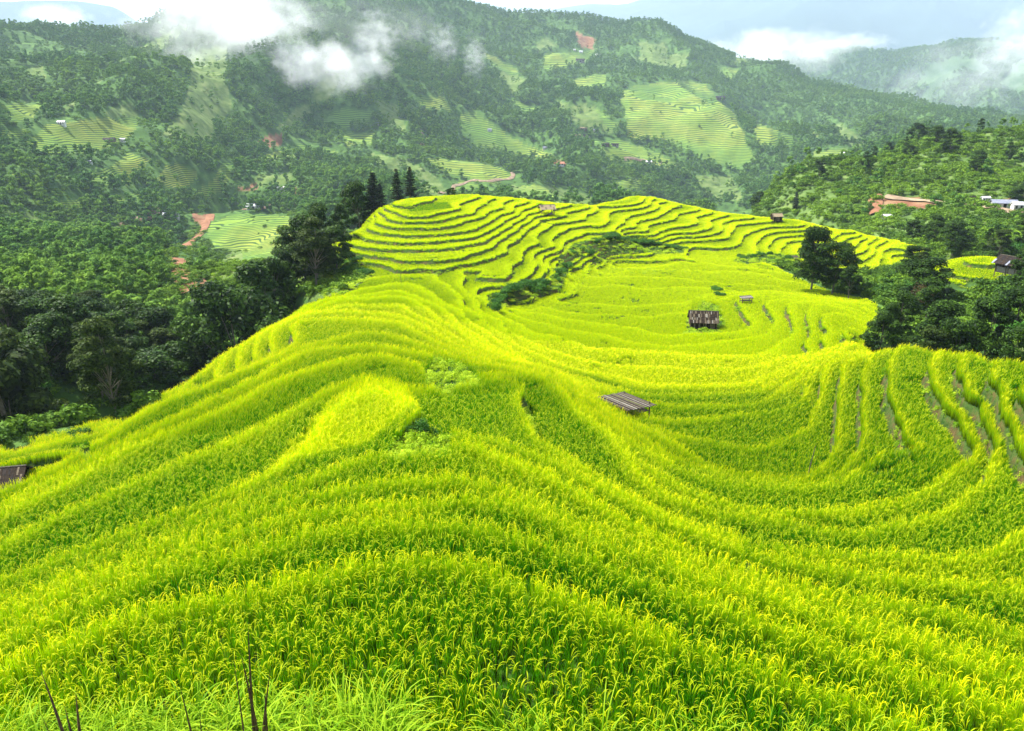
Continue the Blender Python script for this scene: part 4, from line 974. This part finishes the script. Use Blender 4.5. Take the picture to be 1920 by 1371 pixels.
def posts(root, w, d, h, rad=.06, mat=None, z0=-.5, nx=2):
    for i in range(nx):
        for j in (-1, 1):
            x_ = -w/2+w*i/(nx-1); mb = MB(); mb.tube([(x_, j*d/2, z0), (x_+random.uniform(-.03, .03), j*d/2, h)], rad, 6); child('post', mb, mat or M_wood, root)
def flat_shelter(base, yaw, w, d, h, tilt, label, roofm=(0, 0, 0, 1, 2), n=14):
    rt = root_at('field_shelter', base, yaw, label, 'shelter'); posts(rt, w*.8, d*.75, h)
    mb = MB(); z0, z1 = h+.05, h+.05+tilt
    slats(mb, (-w/2, -d/2, z0), (w/2, -d/2, z0), (w/2, d/2, z1), (-w/2, d/2, z1), n, .03, roofm, .18, jit=.025)
    child('roof', mb, [M_bamb, M_dark, M_pale], rt)
    mb = MB()
    for j in (-1, 1): mb.tube([(-w*.46, j*d*.37, h+(tilt*.87 if j > 0 else tilt*.13)), (w*.46, j*d*.37, h+(tilt*.87 if j > 0 else tilt*.13))], .05, 5)
    child('roof_beam', mb, M_dark, rt)
    mb = MB(); mb.box((0, 0, .45), (w*.78, d*.72, .06)); child('floor', mb, M_bamb, rt)
    return rt
def gable_hut(base, yaw, w, d, hw, hr, label, roofm, walls, wm, stilts=0., over=.35, name='field_hut', nsl=16, rows=3, rm_=(0, 0, 1), braces=False):
    """ridge along x; w along the ridge, d across, hw wall height, hr roof rise, open sides where walls misses a letter of 'fblr'"""
    rt = root_at(name, base, yaw, label, 'hut'); s = stilts
    posts(rt, w, d, s+hw, .07, M_wood, -.6, 3 if w > 3.2 else 2)
    W_, D_ = w/2+over, d/2+over; ze = s+hw-over*hr/(d/2)*.6; zr_ = s+hw+hr
    for j in (-1, 1):
        mb = MB(); slats(mb, (-W_ if j < 0 else W_, 0, zr_), (-W_ if j < 0 else W_, j*D_, ze), (W_ if j < 0 else -W_, j*D_, ze), (W_ if j < 0 else -W_, 0, zr_), nsl, .03, rm_, .06, rows=rows, jit=.015)
        child('roof_slope', mb, roofm, rt)
    mb = MB(); mb.tube([(-W_, 0, zr_+.04), (W_, 0, zr_+.04)], .06, 6); child('ridge_pole', mb, M_bamb, rt)
    mb = MB()
    for j in (-1, 1): mb.tube([(-w/2, j*d/2, s+hw), (w/2, j*d/2, s+hw)], .05, 5)
    for i in (-1, 1): mb.tube([(i*w/2, -d/2, s+hw), (i*w/2, d/2, s+hw)], .05, 5); mb.tube([(i*w/2, 0, s+hw), (i*w/2, 0, zr_)], .05, 5)
    child('roof_frame', mb, M_wood, rt)
    if s > 0 or walls != 'fblr':
        mb = MB(); mb.box((0, 0, s+.03), (w+.1, d+.1, .08)); child('floor', mb, M_bamb, rt)
    for c, a, b in (('f', (-w/2, -d/2), (w/2, -d/2)), ('b', (w/2, d/2), (-w/2, d/2)), ('l', (-w/2, d/2), (-w/2, -d/2)), ('r', (w/2, -d/2), (w/2, d/2))):
        if c not in walls.lower(): continue
        hh_ = hw*(.55 if c.upper() in walls else 1)
        mb = MB(); n_ = max(6, int(math.hypot(a[0]-b[0], a[1]-b[1])*5))
        slats(mb, (*a, s), (*a, s+hh_), (*b, s+hh_), (*b, s), n_, .03, (0, 0, 1), .08, jit=.012)
        child('wall', mb, wm, rt)
        if c in 'lr' and hh_ == hw:
            mb = MB(); x_ = a[0]; e = .03 if x_ > 0 else -.03
            mb.add([(x_, -d/2, s+hw), (x_, d/2, s+hw), (x_, 0, zr_-.05), (x_+e, -d/2, s+hw), (x_+e, d/2, s+hw), (x_+e, 0, zr_-.05)], [(0, 1, 2), (5, 4, 3), (0, 3, 4, 1), (1, 4, 5, 2), (2, 5, 3, 0)]); child('gable', mb, wm[:1], rt)
    if braces:
        mb = MB()
        for x_ in (-w/2, 0): mb.tube([(x_, -d/2, -.2), (x_+w/2, -d/2, s)], .04, 5)
        child('brace', mb, M_pale, rt)
    return rt
def rpx(p, n): return n*math.sqrt(p.x**2+p.y**2+p.z**2)/F       # size in metres of n photo pixels at p
b1 = hit(1178, 780); v = Vector((1.9, -2.5)); y1 = math.atan2(v.y, v.x)
flat_shelter(b1+Vector((-.2, .4, 0)), y1, rpx(b1, 84), rpx(b1, 78), 1.15, -.3, 'flat slatted bamboo roof on posts between the near slope and the bowl', (0, 1, 1, 0, 1, 1, 1, 0, 2), 30)
b2 = hit(1317, 614)
h2 = gable_hut(b2, radians(-7), rpx(b2, 46), 2.0, 1.05, 1.1, 'closed dark wooden barn with patchy shingle roof on the bowl floor', [M_dark, M_wood, M_pale], 'fblr', [M_dark, M_wood], 0, .28, 'barn', 34, 4, (0, 1, 0, 1, 0, 1, 0, 0, 2))
b3 = hit(1025, 403)
gable_hut(b3, radians(14), rpx(b3, 24), rpx(b3, 17), 1.25, .75, 'open thatched hut on posts at the top of the long curved steps', [M_thatch, M_bamb], '', [M_wood], .0, .35, 'field_hut', 12, 2)
b4 = hit(1893, 524)
gable_hut(b4, radians(-62), rpx(b4, 34), rpx(b4, 30), 1.5, .9, 'stilt hut with dark tin roof on the small right mound at the photo edge', [M_rust, M_dark, M_tin], 'lbF', [M_pale, M_wood], 1.0, .5, 'stilt_hut', 14, 2, (0, 0, 1, 0, 1, 0, 0, 2, 0, 1), True)
b5 = hit(1455, 416)
gable_hut(b5, radians(8), rpx(b5, 16), rpx(b5, 11), 1.2, .6, 'small brown hut standing on the skyline of the yellow ridge', [M_thatch, M_wood], 'fblr', [M_dark, M_wood], 0, .25, 'field_hut', 8, 1)
b6 = hit(1398, 570)
flat_shelter(b6, radians(16), rpx(b6, 24), rpx(b6, 11), .75, .25, 'small lean-to with pale slab roof at the head of the dark gullies', (0, 1, 2), 9)
b7 = hit(30, 905, r0=30) if True else None
b7 = Vector(tuple(float(v) for v in atr(-4, 938, math.hypot(b7.x, b7.y)*1.0)))
b7.z = gz(b7.x, b7.y)-.55
gable_hut(b7, radians(12), 3.9, 2.8, .9, 1.0, 'dark corrugated roof hut half hidden behind the slope at the lower left edge', [M_rust, M_dark, M_wood], 'fblr', [M_dark, M_wood], 0, .4, 'barn', 34, 3, (0, 1, 0, 1, 0, 1, 2))
b8 = hit(1487, 490)
flat_shelter(b8, radians(5), rpx(b8, 16), rpx(b8, 10), .8, .2, 'tiny grey roof left of the tall drooping tree on the bowl edge', (0, 1), 6)
b9 = hit(1662, 414, r0=180)
gable_hut(b9, radians(0), rpx(b9, 13), 2.0, 1.6, .5, 'small white-roofed open shed below the sandy field', [M_white], 'b', [M_wall, M_wood], 0, .2, 'shed', 6, 1, (0,))
# bare poles standing in the rice
for a, b, hgt, lab in ((784, 515, 1.7, 'thin upright stake on the saddle below the knoll'), (752, 532, 1.6, 'second thin stake on the ridge crest nearer than the saddle stake'), (1511, 905, 2.4, 'slanting bare bamboo pole in the inner curve of the right terraces'), (1229, 374, 1.0, 'short stake on the round yellow hilltop')):
    h = hit(a, b); mb = MB(); k = .3 if a == 1511 else .03
    mb.tube([(0, 0, -.2), (k*.5, .02, hgt*.5), (k, 0, hgt)], [.035, .03, .015], 6); o = obj('stake', mb.mesh('stake'), M_wood); o.location = h; tag(o, lab, 'stake')

# ------------------------------------------------------------------ houses on the far slopes
def house(px, py, wpx, label, rm_, wm=None, yaw=0., asp=.55, storeys=1, group='houses on the far slopes', r0=200, name='house'):
    b = hit(px, py, r0=r0); w = rpx(b, wpx); d = w*asp; hw = max(2.2, w*.24)*storeys; hr = d*.28; wm = wm or M_wall
    rt = root_at(name, b, yaw, label, 'house', group)
    mb = MB(); mb.box((0, 0, hw/2-1), (w, d, hw+2))
    for s_ in (-1, 1):
        x_ = s_*w/2; mb.add([(x_, -d/2, hw), (x_, d/2, hw), (x_, 0, hw+hr-.1)], [(0, 1, 2) if s_ > 0 else (2, 1, 0)])
    child('wall', mb, wm, rt)
    o_ = w*.06
    mb = MB()
    for s_ in (-1, 1):
        a = [Vector((-w/2-o_, 0, hw+hr)), Vector((w/2+o_, 0, hw+hr)), Vector((w/2+o_, s_*(d/2+o_), hw-o_*.5)), Vector((-w/2-o_, s_*(d/2+o_), hw-o_*.5))]
        mb.add(a+[v-Vector((0, 0, .15)) for v in a], [(0, 1, 2, 3), (7, 6, 5, 4), (0, 4, 5, 1), (1, 5, 6, 2), (2, 6, 7, 3), (3, 7, 4, 0)])
    child('roof', mb, rm_, rt)
    mb = MB(); mb.box((0, -d/2-.03, 1.0), (w*.13, .08, 2.0)); child('door', mb, M_black, rt)
    for i, x_ in enumerate((-.32, .32)):
        for st in range(storeys):
            mb = MB(); mb.box((x_*w, -d/2-.03, hw/storeys*(st+.6)), (w*.13, .08, hw/storeys*.4)); child('window', mb, M_black, rt)
    return rt
house(1880, 392, 34, 'long grey-roofed house beside the road on the right hillside', M_tin, yaw=radians(-12), asp=.42, r0=220)
house(1910, 398, 22, 'white-roofed annex right of the long grey-roofed house', M_tinw, yaw=radians(-8), r0=220)
house(1846, 383, 12, 'small white shed left of the long grey-roofed house', M_tinw, r0=220, name='shed')
house(1822, 381, 8, 'tiny dark shed at the left end of the red bank by the road', M_rust, M_wood, r0=220, name='shed')
house(476, 392, 22, 'white-roofed house above the round terraced field', M_tinw, yaw=radians(8))
house(322, 409, 24, 'low pale-roofed house on the wooded spur left of the road', M_tinw, yaw=radians(10), asp=.4)
house(528, 361, 12, 'two-storey white house beside a red earth bank', M_wall, storeys=2)
house(542, 363, 16, 'long low white building right of the two-storey house', M_tin, asp=.4)
house(206, 268, 17, 'dark-roofed farmhouse in the big terraced field at left', M_rust, M_wood)
house(231, 270, 9, 'small pale house right of the dark-roofed farmhouse', M_tin)
house(116, 234, 11, 'tiny white house at the upper edge of the left terraced field', M_tinw)
house(170, 311, 6, 'lone tiny grey hut in the dark wood at far left', M_tin)
house(1094, 246, 11, 'brown house topmost of the hamlet above the middle terraces', M_thatch, M_wood)
house(1117, 248, 8, 'small grey house right of the topmost brown house', M_tin)
house(1083, 257, 9, 'brown house left in the hamlet above the middle terraces', M_thatch, M_wood)
house(1100, 261, 12, 'low grey-brown house lowest of the hamlet above the middle terraces', M_rust, M_pale)
house(1135, 277, 13, 'dark farmhouse on the near edge of the middle terraces', M_rust, M_wood)
house(1153, 277, 12, 'second dark farmhouse on the near edge of the middle terraces', M_rust, M_pale)
house(1216, 309, 10, 'white roof at the tip of the middle terraces', M_tinw)
house(1048, 312, 18, 'reddish house on the cut earth bank below the middle terraces', M_brick, M_wall)
house(1022, 283, 8, 'grey hut on the long slanting terrace left of the middle', M_tin)
house(1089, 101, 6, 'highest white house high on the main mountain', M_tinw)
house(1077, 100, 4, 'tiny white hut left of the highest white house', M_tinw)
house(1122, 106, 9, 'white house right of the highest one on the main mountain', M_wall)
house(1088, 117, 14, 'brown-grey farmhouse below the highest white houses', M_rust, M_pale)
house(1350, 192, 14, 'dark hamlet house at the right rim of the large terraces', M_rust, M_wood)
house(1583, 293, 12, 'white house at the right end of the valley paddies', M_tinw)
house(918, 250, 7, 'grey hut beside a round tree in the triangular terraces', M_tin)
house(706, 237, 8, 'pale hut at the right foot of the bright triangular terraces', M_tin)

# ------------------------------------------------------------------ dirt roads and earth cuts draped over the slopes
def road(name, pl, wid, m, label=None, r0=200, wp=None):
    P_ = [hit(a, b, r0=r0) for a, b in pl]; Q = []
    for i in range(len(P_)-1):
        n = max(2, int((P_[i+1]-P_[i]).length/4))
        for k in range(n): Q.append(P_[i].lerp(P_[i+1], k/n))
    Q.append(P_[-1]); Q = [Q[0]]+[(Q[i-1]+Q[i]*2+Q[i+1])/4 for i in range(1, len(Q)-1)]+[Q[-1]]
    vs = []; fs = []
    for i, q in enumerate(Q):
        d = (Q[min(i+1, len(Q)-1)]-Q[max(i-1, 0)]); d.z = 0; d.normalize(); nn = Vector((-d.y, d.x, 0)); ww = wid*(.8+.5*float(vnoise(np.array([q.x/9]), np.array([q.y/9]), 3)[0]))
        for s_ in (-1, -.33, .33, 1):
            p = q+nn*s_*ww/2; z_ = gz(p.x, p.y); vs.append((p.x, p.y, z_+(.9 if abs(s_) < .5 else .5)))
    for i in range(len(Q)-1):
        for k in range(3): fs.append((i*4+k, i*4+k+1, (i+1)*4+k+1, (i+1)*4+k))
    me = bpy.data.meshes.new(name); me.from_pydata(vs, [], fs); smooth(me); o = obj(name, me, m); o['kind'] = 'structure'; return o
M_dirt = simple('road_dirt', (.16, .11, .07), (.30, .23, .15), .35, .95, .05)
M_red = simple('red_earth', (.17, .075, .04), (.30, .16, .09), .25, .95, .05)
road('dirt_road', [(395,405),(385,425),(372,445),(352,458),(350,470)], 7, M_red, r0=300)
road('dirt_road', [(338,488),(342,508),(350,530),(366,552)], 6.5, M_red, r0=80)
road('dirt_road', [(178,437),(205,432),(235,424),(262,415),(285,405),(300,398)], 4.5, M_dirt, r0=300)
road('dirt_road', [(455,394),(490,396),(530,388),(580,378),(640,372),(665,378)], 3.6, M_dirt, r0=300)
road('dirt_road', [(826,366),(850,352),(880,342),(910,342),(950,338),(964,331),(960,326)], 4.0, M_dirt, r0=400)
road('dirt_road', [(1815,386),(1850,391),(1890,400),(1930,406)], 4.5, M_dirt, r0=250)
road('dirt_road', [(1660,373),(1700,376),(1740,378),(1770,384)], 2.4, M_dirt, r0=250)
road('earth_slide', [(1640,370),(1642,385),(1637,405)], 4.2, M_red, r0=220)
road('dirt_road', [(1170,300),(1200,308),(1240,306)], 4, M_dirt, r0=500)
road('dirt_road', [(785,240),(800,262),(790,272),(800,280)], 4, M_dirt, r0=500)

# ------------------------------------------------------------------ farther hills and mountains
def ridge_mesh(name, sil, r_s, front, drop, n_amp, n_w, mats, back_=1500, seed=1, nr=90, na=420):
    px = np.array([p[0] for p in sil], float); py = np.array([p[1] for p in sil], float)
    a_, b_, c_ = ray(px, py); az = np.arctan2(a_, b_); tn = c_/np.hypot(a_, b_)
    A = np.linspace(az[0], az[-1], na); T = np.interp(A, az, tn); T = np.convolve(np.pad(T, 6, mode='edge'), np.ones(13)/13, 'valid')
    R = np.r_[np.linspace(r_s-front, r_s, nr), np.linspace(r_s, r_s+back_, 20)[1:]]
    RRm, AAm = np.meshgrid(R, A, indexing='ij'); Xm = RRm*np.sin(AAm); Ym = RRm*np.cos(AAm)
    Zs = (T*r_s)[None, :]; u = np.clip((r_s-RRm)/front, 0, 1); v = np.clip((RRm-r_s)/back_, 0, 1)
    nz = (fbm(Xm/n_w, Ym/n_w, 5, seed, True)-.6)*n_amp
    Z = Zs-drop*(u**1.15)-drop*v*1.3+nz*(.25+np.clip(u*4, 0, .75))
    idm = np.arange(Xm.size).reshape(Xm.shape); q = np.stack([idm[:-1, :-1], idm[:-1, 1:], idm[1:, 1:], idm[1:, :-1]], -1).reshape(-1, 4)
    me = mesh_np(name, np.stack([Xm, Ym, Z], -1).reshape(-1, 3), q); smooth(me); o = obj(name, me, mats); o['kind'] = 'structure'
    return R, A, Z
M_hill = simple('hill_green', (.03, .07, .025), (.10, .17, .055), .006, .95, .05, detail=9)
M_mtn = simple('mountain_green', (.03, .05, .04), (.05, .08, .06), .0012, .95, .05, detail=8)
SB = [(1300,190),(1380,150),(1440,122),(1470,100),(1520,92),(1600,85),(1650,92),(1700,97),(1760,92),(1800,82),(1850,80),(1920,74),(2060,60)]
Rb, Ab, Zb_ = ridge_mesh('hills', SB, 3900, 1500, 560, 190, 420, M_hill, seed=3)
ridge_mesh('mountains', [(960,30),(1060,14),(1100,8),(1150,13),(1185,8),(1215,-5),(1300,-45),(1450,-85),(1650,-95),(1920,-70),(2200,-60)], 10500, 3500, 1500, 500, 2200, M_mtn, 3000, 5, 60, 260)
ridge_mesh('mountains', [(-300,30),(-50,6),(60,3),(150,5),(220,18),(270,52),(340,90),(420,130)], 8500, 2500, 900, 300, 1600, M_mtn, 3000, 9, 50, 220)
# low valley floor under everything, out to the horizon
me = bpy.data.meshes.new('valley_floor'); me.from_pydata([(-14000, -600, -330), (14000, -600, -330), (14000, 16000, -330), (-14000, 16000, -330)], [], [(0, 1, 2, 3)])
tag(obj('valley_floor', me, M_hill), kind='structure')
n = 26000; ii = rng.uniform(0, 88, n); jj = rng.uniform(0, 418, n); i0 = ii.astype(int); j0 = jj.astype(int)
rB = np.interp(ii, np.arange(len(Rb)), Rb); aB = np.interp(jj, np.arange(len(Ab)), Ab)
zB = (Zb_[i0, j0]*(1-(jj-j0))+Zb_[i0, j0+1]*(jj-j0))*(1-(ii-i0))+(Zb_[i0+1, j0]*(1-(jj-j0))+Zb_[i0+1, j0+1]*(jj-j0))*(ii-i0)
x = rB*np.sin(aB); y = rB*np.cos(aB); ok = fbm(x/260, y/260, 3, 55) > .42; x, y, zB = x[ok], y[ok], zB[ok]; n = len(x)
s_ = rng.uniform(1.2, 2.0, n)
scatter('distant_forest', np.stack([x, y, zB-2], -1), np.stack([0*x, 0*x, rng.uniform(0, 6.28, n)], -1), np.stack([s_, s_, s_*.9], -1), rng.integers(0, 5, n), rng.uniform(.1, .7, n), fprot)

# ------------------------------------------------------------------ air and low cloud
def box_mesh(name, a, b):
    mb = MB(); mb.box([(a[i]+b[i])/2 for i in range(3)], [b[i]-a[i] for i in range(3)]); return mb.mesh(name)
m = bpy.data.materials.new('haze_air'); m.use_nodes = True; nt = m.node_tree; nt.nodes.clear()
pv = N(nt, 'ShaderNodeVolumePrincipled'); pv.inputs['Color'].default_value = (.66, .80, 1, 1); pv.inputs['Density'].default_value = .000085; pv.inputs['Anisotropy'].default_value = .1
nt.links.new(pv.outputs[0], nt.nodes.new('ShaderNodeOutputMaterial').inputs['Volume'])
hz = obj('haze', box_mesh('haze', (-13000, -500, -331), (13000, 14500, 2100)), m); hz['kind'] = 'stuff'
def cloud(px, py, rr, wpx, hpx, depth, dens, seed, label, thr=.45, ns=2.9):
    c = Vector(tuple(float(v) for v in atr(px, py, rr))); me = bpy.data.meshes.new('mist')
    import bmesh
    bm = bmesh.new(); bmesh.ops.create_icosphere(bm, subdivisions=3, radius=1); bm.to_mesh(me); bm.free()
    m = bpy.data.materials.new('mist_%02d' % seed); m.use_nodes = True; nt = m.node_tree; nt.nodes.clear()
    tcn = nt.nodes.new('ShaderNodeTexCoord'); g = tcn.outputs['Object']
    mp = N(nt, 'ShaderNodeMapping'); mp.inputs['Location'].default_value = (seed*3.1, seed*1.7, seed); mp.inputs['Scale'].default_value = (1, 1, max(.5, hpx/wpx*1.3)); nt.links.new(g, mp.inputs[0])
    nz = noise(nt, ns, 8, mp.outputs[0], .68)
    ln = N(nt, 'ShaderNodeVectorMath', operation='LENGTH'); nt.links.new(g, ln.inputs[0])
    fall = mth(nt, 'SUBTRACT', 1., mth(nt, 'POWER', ln.outputs['Value'], 2.2))
    v = mth(nt, 'SUBTRACT', mth(nt, 'ADD', mth(nt, 'MULTIPLY', mth(nt, 'SUBTRACT', nz, .5), 2.7), mth(nt, 'MULTIPLY', fall, .8)), thr-.02)
    d = mth(nt, 'MULTIPLY', mth(nt, 'MAXIMUM', mth(nt, 'MULTIPLY', v, 1.6), 0.), dens)
    pv = N(nt, 'ShaderNodeVolumePrincipled'); pv.inputs['Color'].default_value = (1, 1, 1, 1); nt.links.new(d, pv.inputs['Density']); pv.inputs['Anisotropy'].default_value = .2
    nt.links.new(pv.outputs[0], nt.nodes.new('ShaderNodeOutputMaterial').inputs['Volume'])
    o = obj('mist', me, m); o.location = c; s_ = rr/F; o.scale = (wpx/2*s_*1.05, depth/2, hpx/2*s_*1.05); o.rotation_euler = (0, 0, -math.atan2(c.x, c.y)); o['kind'] = 'stuff'
    return o
cloud(430, 34, 1190, 370, 190, 170, .022, 1, '', .42)
cloud(570, 50, 1320, 520, 150, 120, .0035, 11, '', .40)
cloud(620, 124, 1120, 280, 115, 150, .028, 2, '', .47)
cloud(705, 75, 1160, 110, 130, 90, .018, 3, '', .5)
cloud(832, 82, 1350, 75, 95, 70, .016, 4, '', .5); cloud(890, 108, 1300, 60, 100, 70, .018, 5, '', .5); cloud(775, 55, 1400, 110, 90, 70, .006, 12, '', .46)
cloud(1450, 98, 2900, 290, 100, 300, .014, 6, '', .47)
cloud(1590, 80, 3300, 170, 40, 250, .01, 7, '')
cloud(1900, 95, 2500, 150, 170, 250, .008, 8, '', .46); cloud(1780, 150, 2450, 260, 140, 250, .003, 9, '', .42)
cloud(105, 35, 5000, 130, 60, 500, .004, 10, '', .42)

# ------------------------------------------------------------------ dark dead leaves standing in the wild grass
M_deadl = simple('dead_leaf', (.015, .007, .004), (.13, .065, .035), 9, .6, .3)
def stalk(px, pyt, pyb, leaves, label, rr=None, wd=.028, lean=0.):
    x, y, d = ray(px, min(pyb, 1371)); az = math.atan2(float(x), float(y)); r = rr or 9.9*(1+.5*az*az)
    b = Vector((r*sin(az), r*cos(az), 0)); b.z = gz(b.x, b.y)
    top = float(atr(px, pyt, r)[2]); L = top-b.z; mb = MB()
    for i in range(leaves):
        a = (i-(leaves-1)/2)*.10+lean; Li = L*(1-.22*(i % 2)-.1*(i//2)); x0 = (i-(leaves-1)/2)*.03
        n_ = 9; vs = []; 
        for k in range(n_+1):
            t = k/n_; w_ = wd*(1-.15*t if t < .5 else .925*(1-((t-.5)/.5)**1.5)+.02); c = Vector((x0+a*Li*t*(.5+.5*t), .03*sin(i+t*2), Li*t-.12))
            vs += [c+Vector((-w_/2, 0, 0)), c+Vector((0, -w_*.3, 0)), c+Vector((w_/2, 0, 0))]
        fs = []
        for k in range(n_): fs += [(3*k, 3*k+1, 3*k+4, 3*k+3), (3*k+1, 3*k+2, 3*k+5, 3*k+4)]
        mb.add(vs, fs)
    o = obj('dry_reed', mb.mesh('dry_reed'), M_deadl); o.location = b; o.rotation_euler = (0, 0, random.uniform(-.2, .2)); return tag(o, label, 'dead leaf', 'dark dead leaves in the wild grass')
stalk(131, 1236, 1420, 3, 'broad dark brown leaf fork at the lower left corner', wd=.085)
stalk(112, 1316, 1420, 1, 'short black leaf spike left of the broad brown fork', wd=.035, lean=-.12)
stalk(470, 1152, 1400, 2, 'tallest thin dark leaf rising out of the grass left of centre', wd=.05, lean=.10)
stalk(455, 1205, 1400, 1, 'thin black leaf just left of the tallest dark leaf', wd=.03)
stalk(490, 1205, 1400, 2, 'dark leaf pair just right of the tallest dark leaf', wd=.055)
stalk(366, 1262, 1420, 2, 'dark brown leaf spike between the fork and the tallest leaf', wd=.04)
stalk(384, 1330, 1420, 2, 'low dark leaf tuft right of the middle spike', wd=.03, lean=.3)
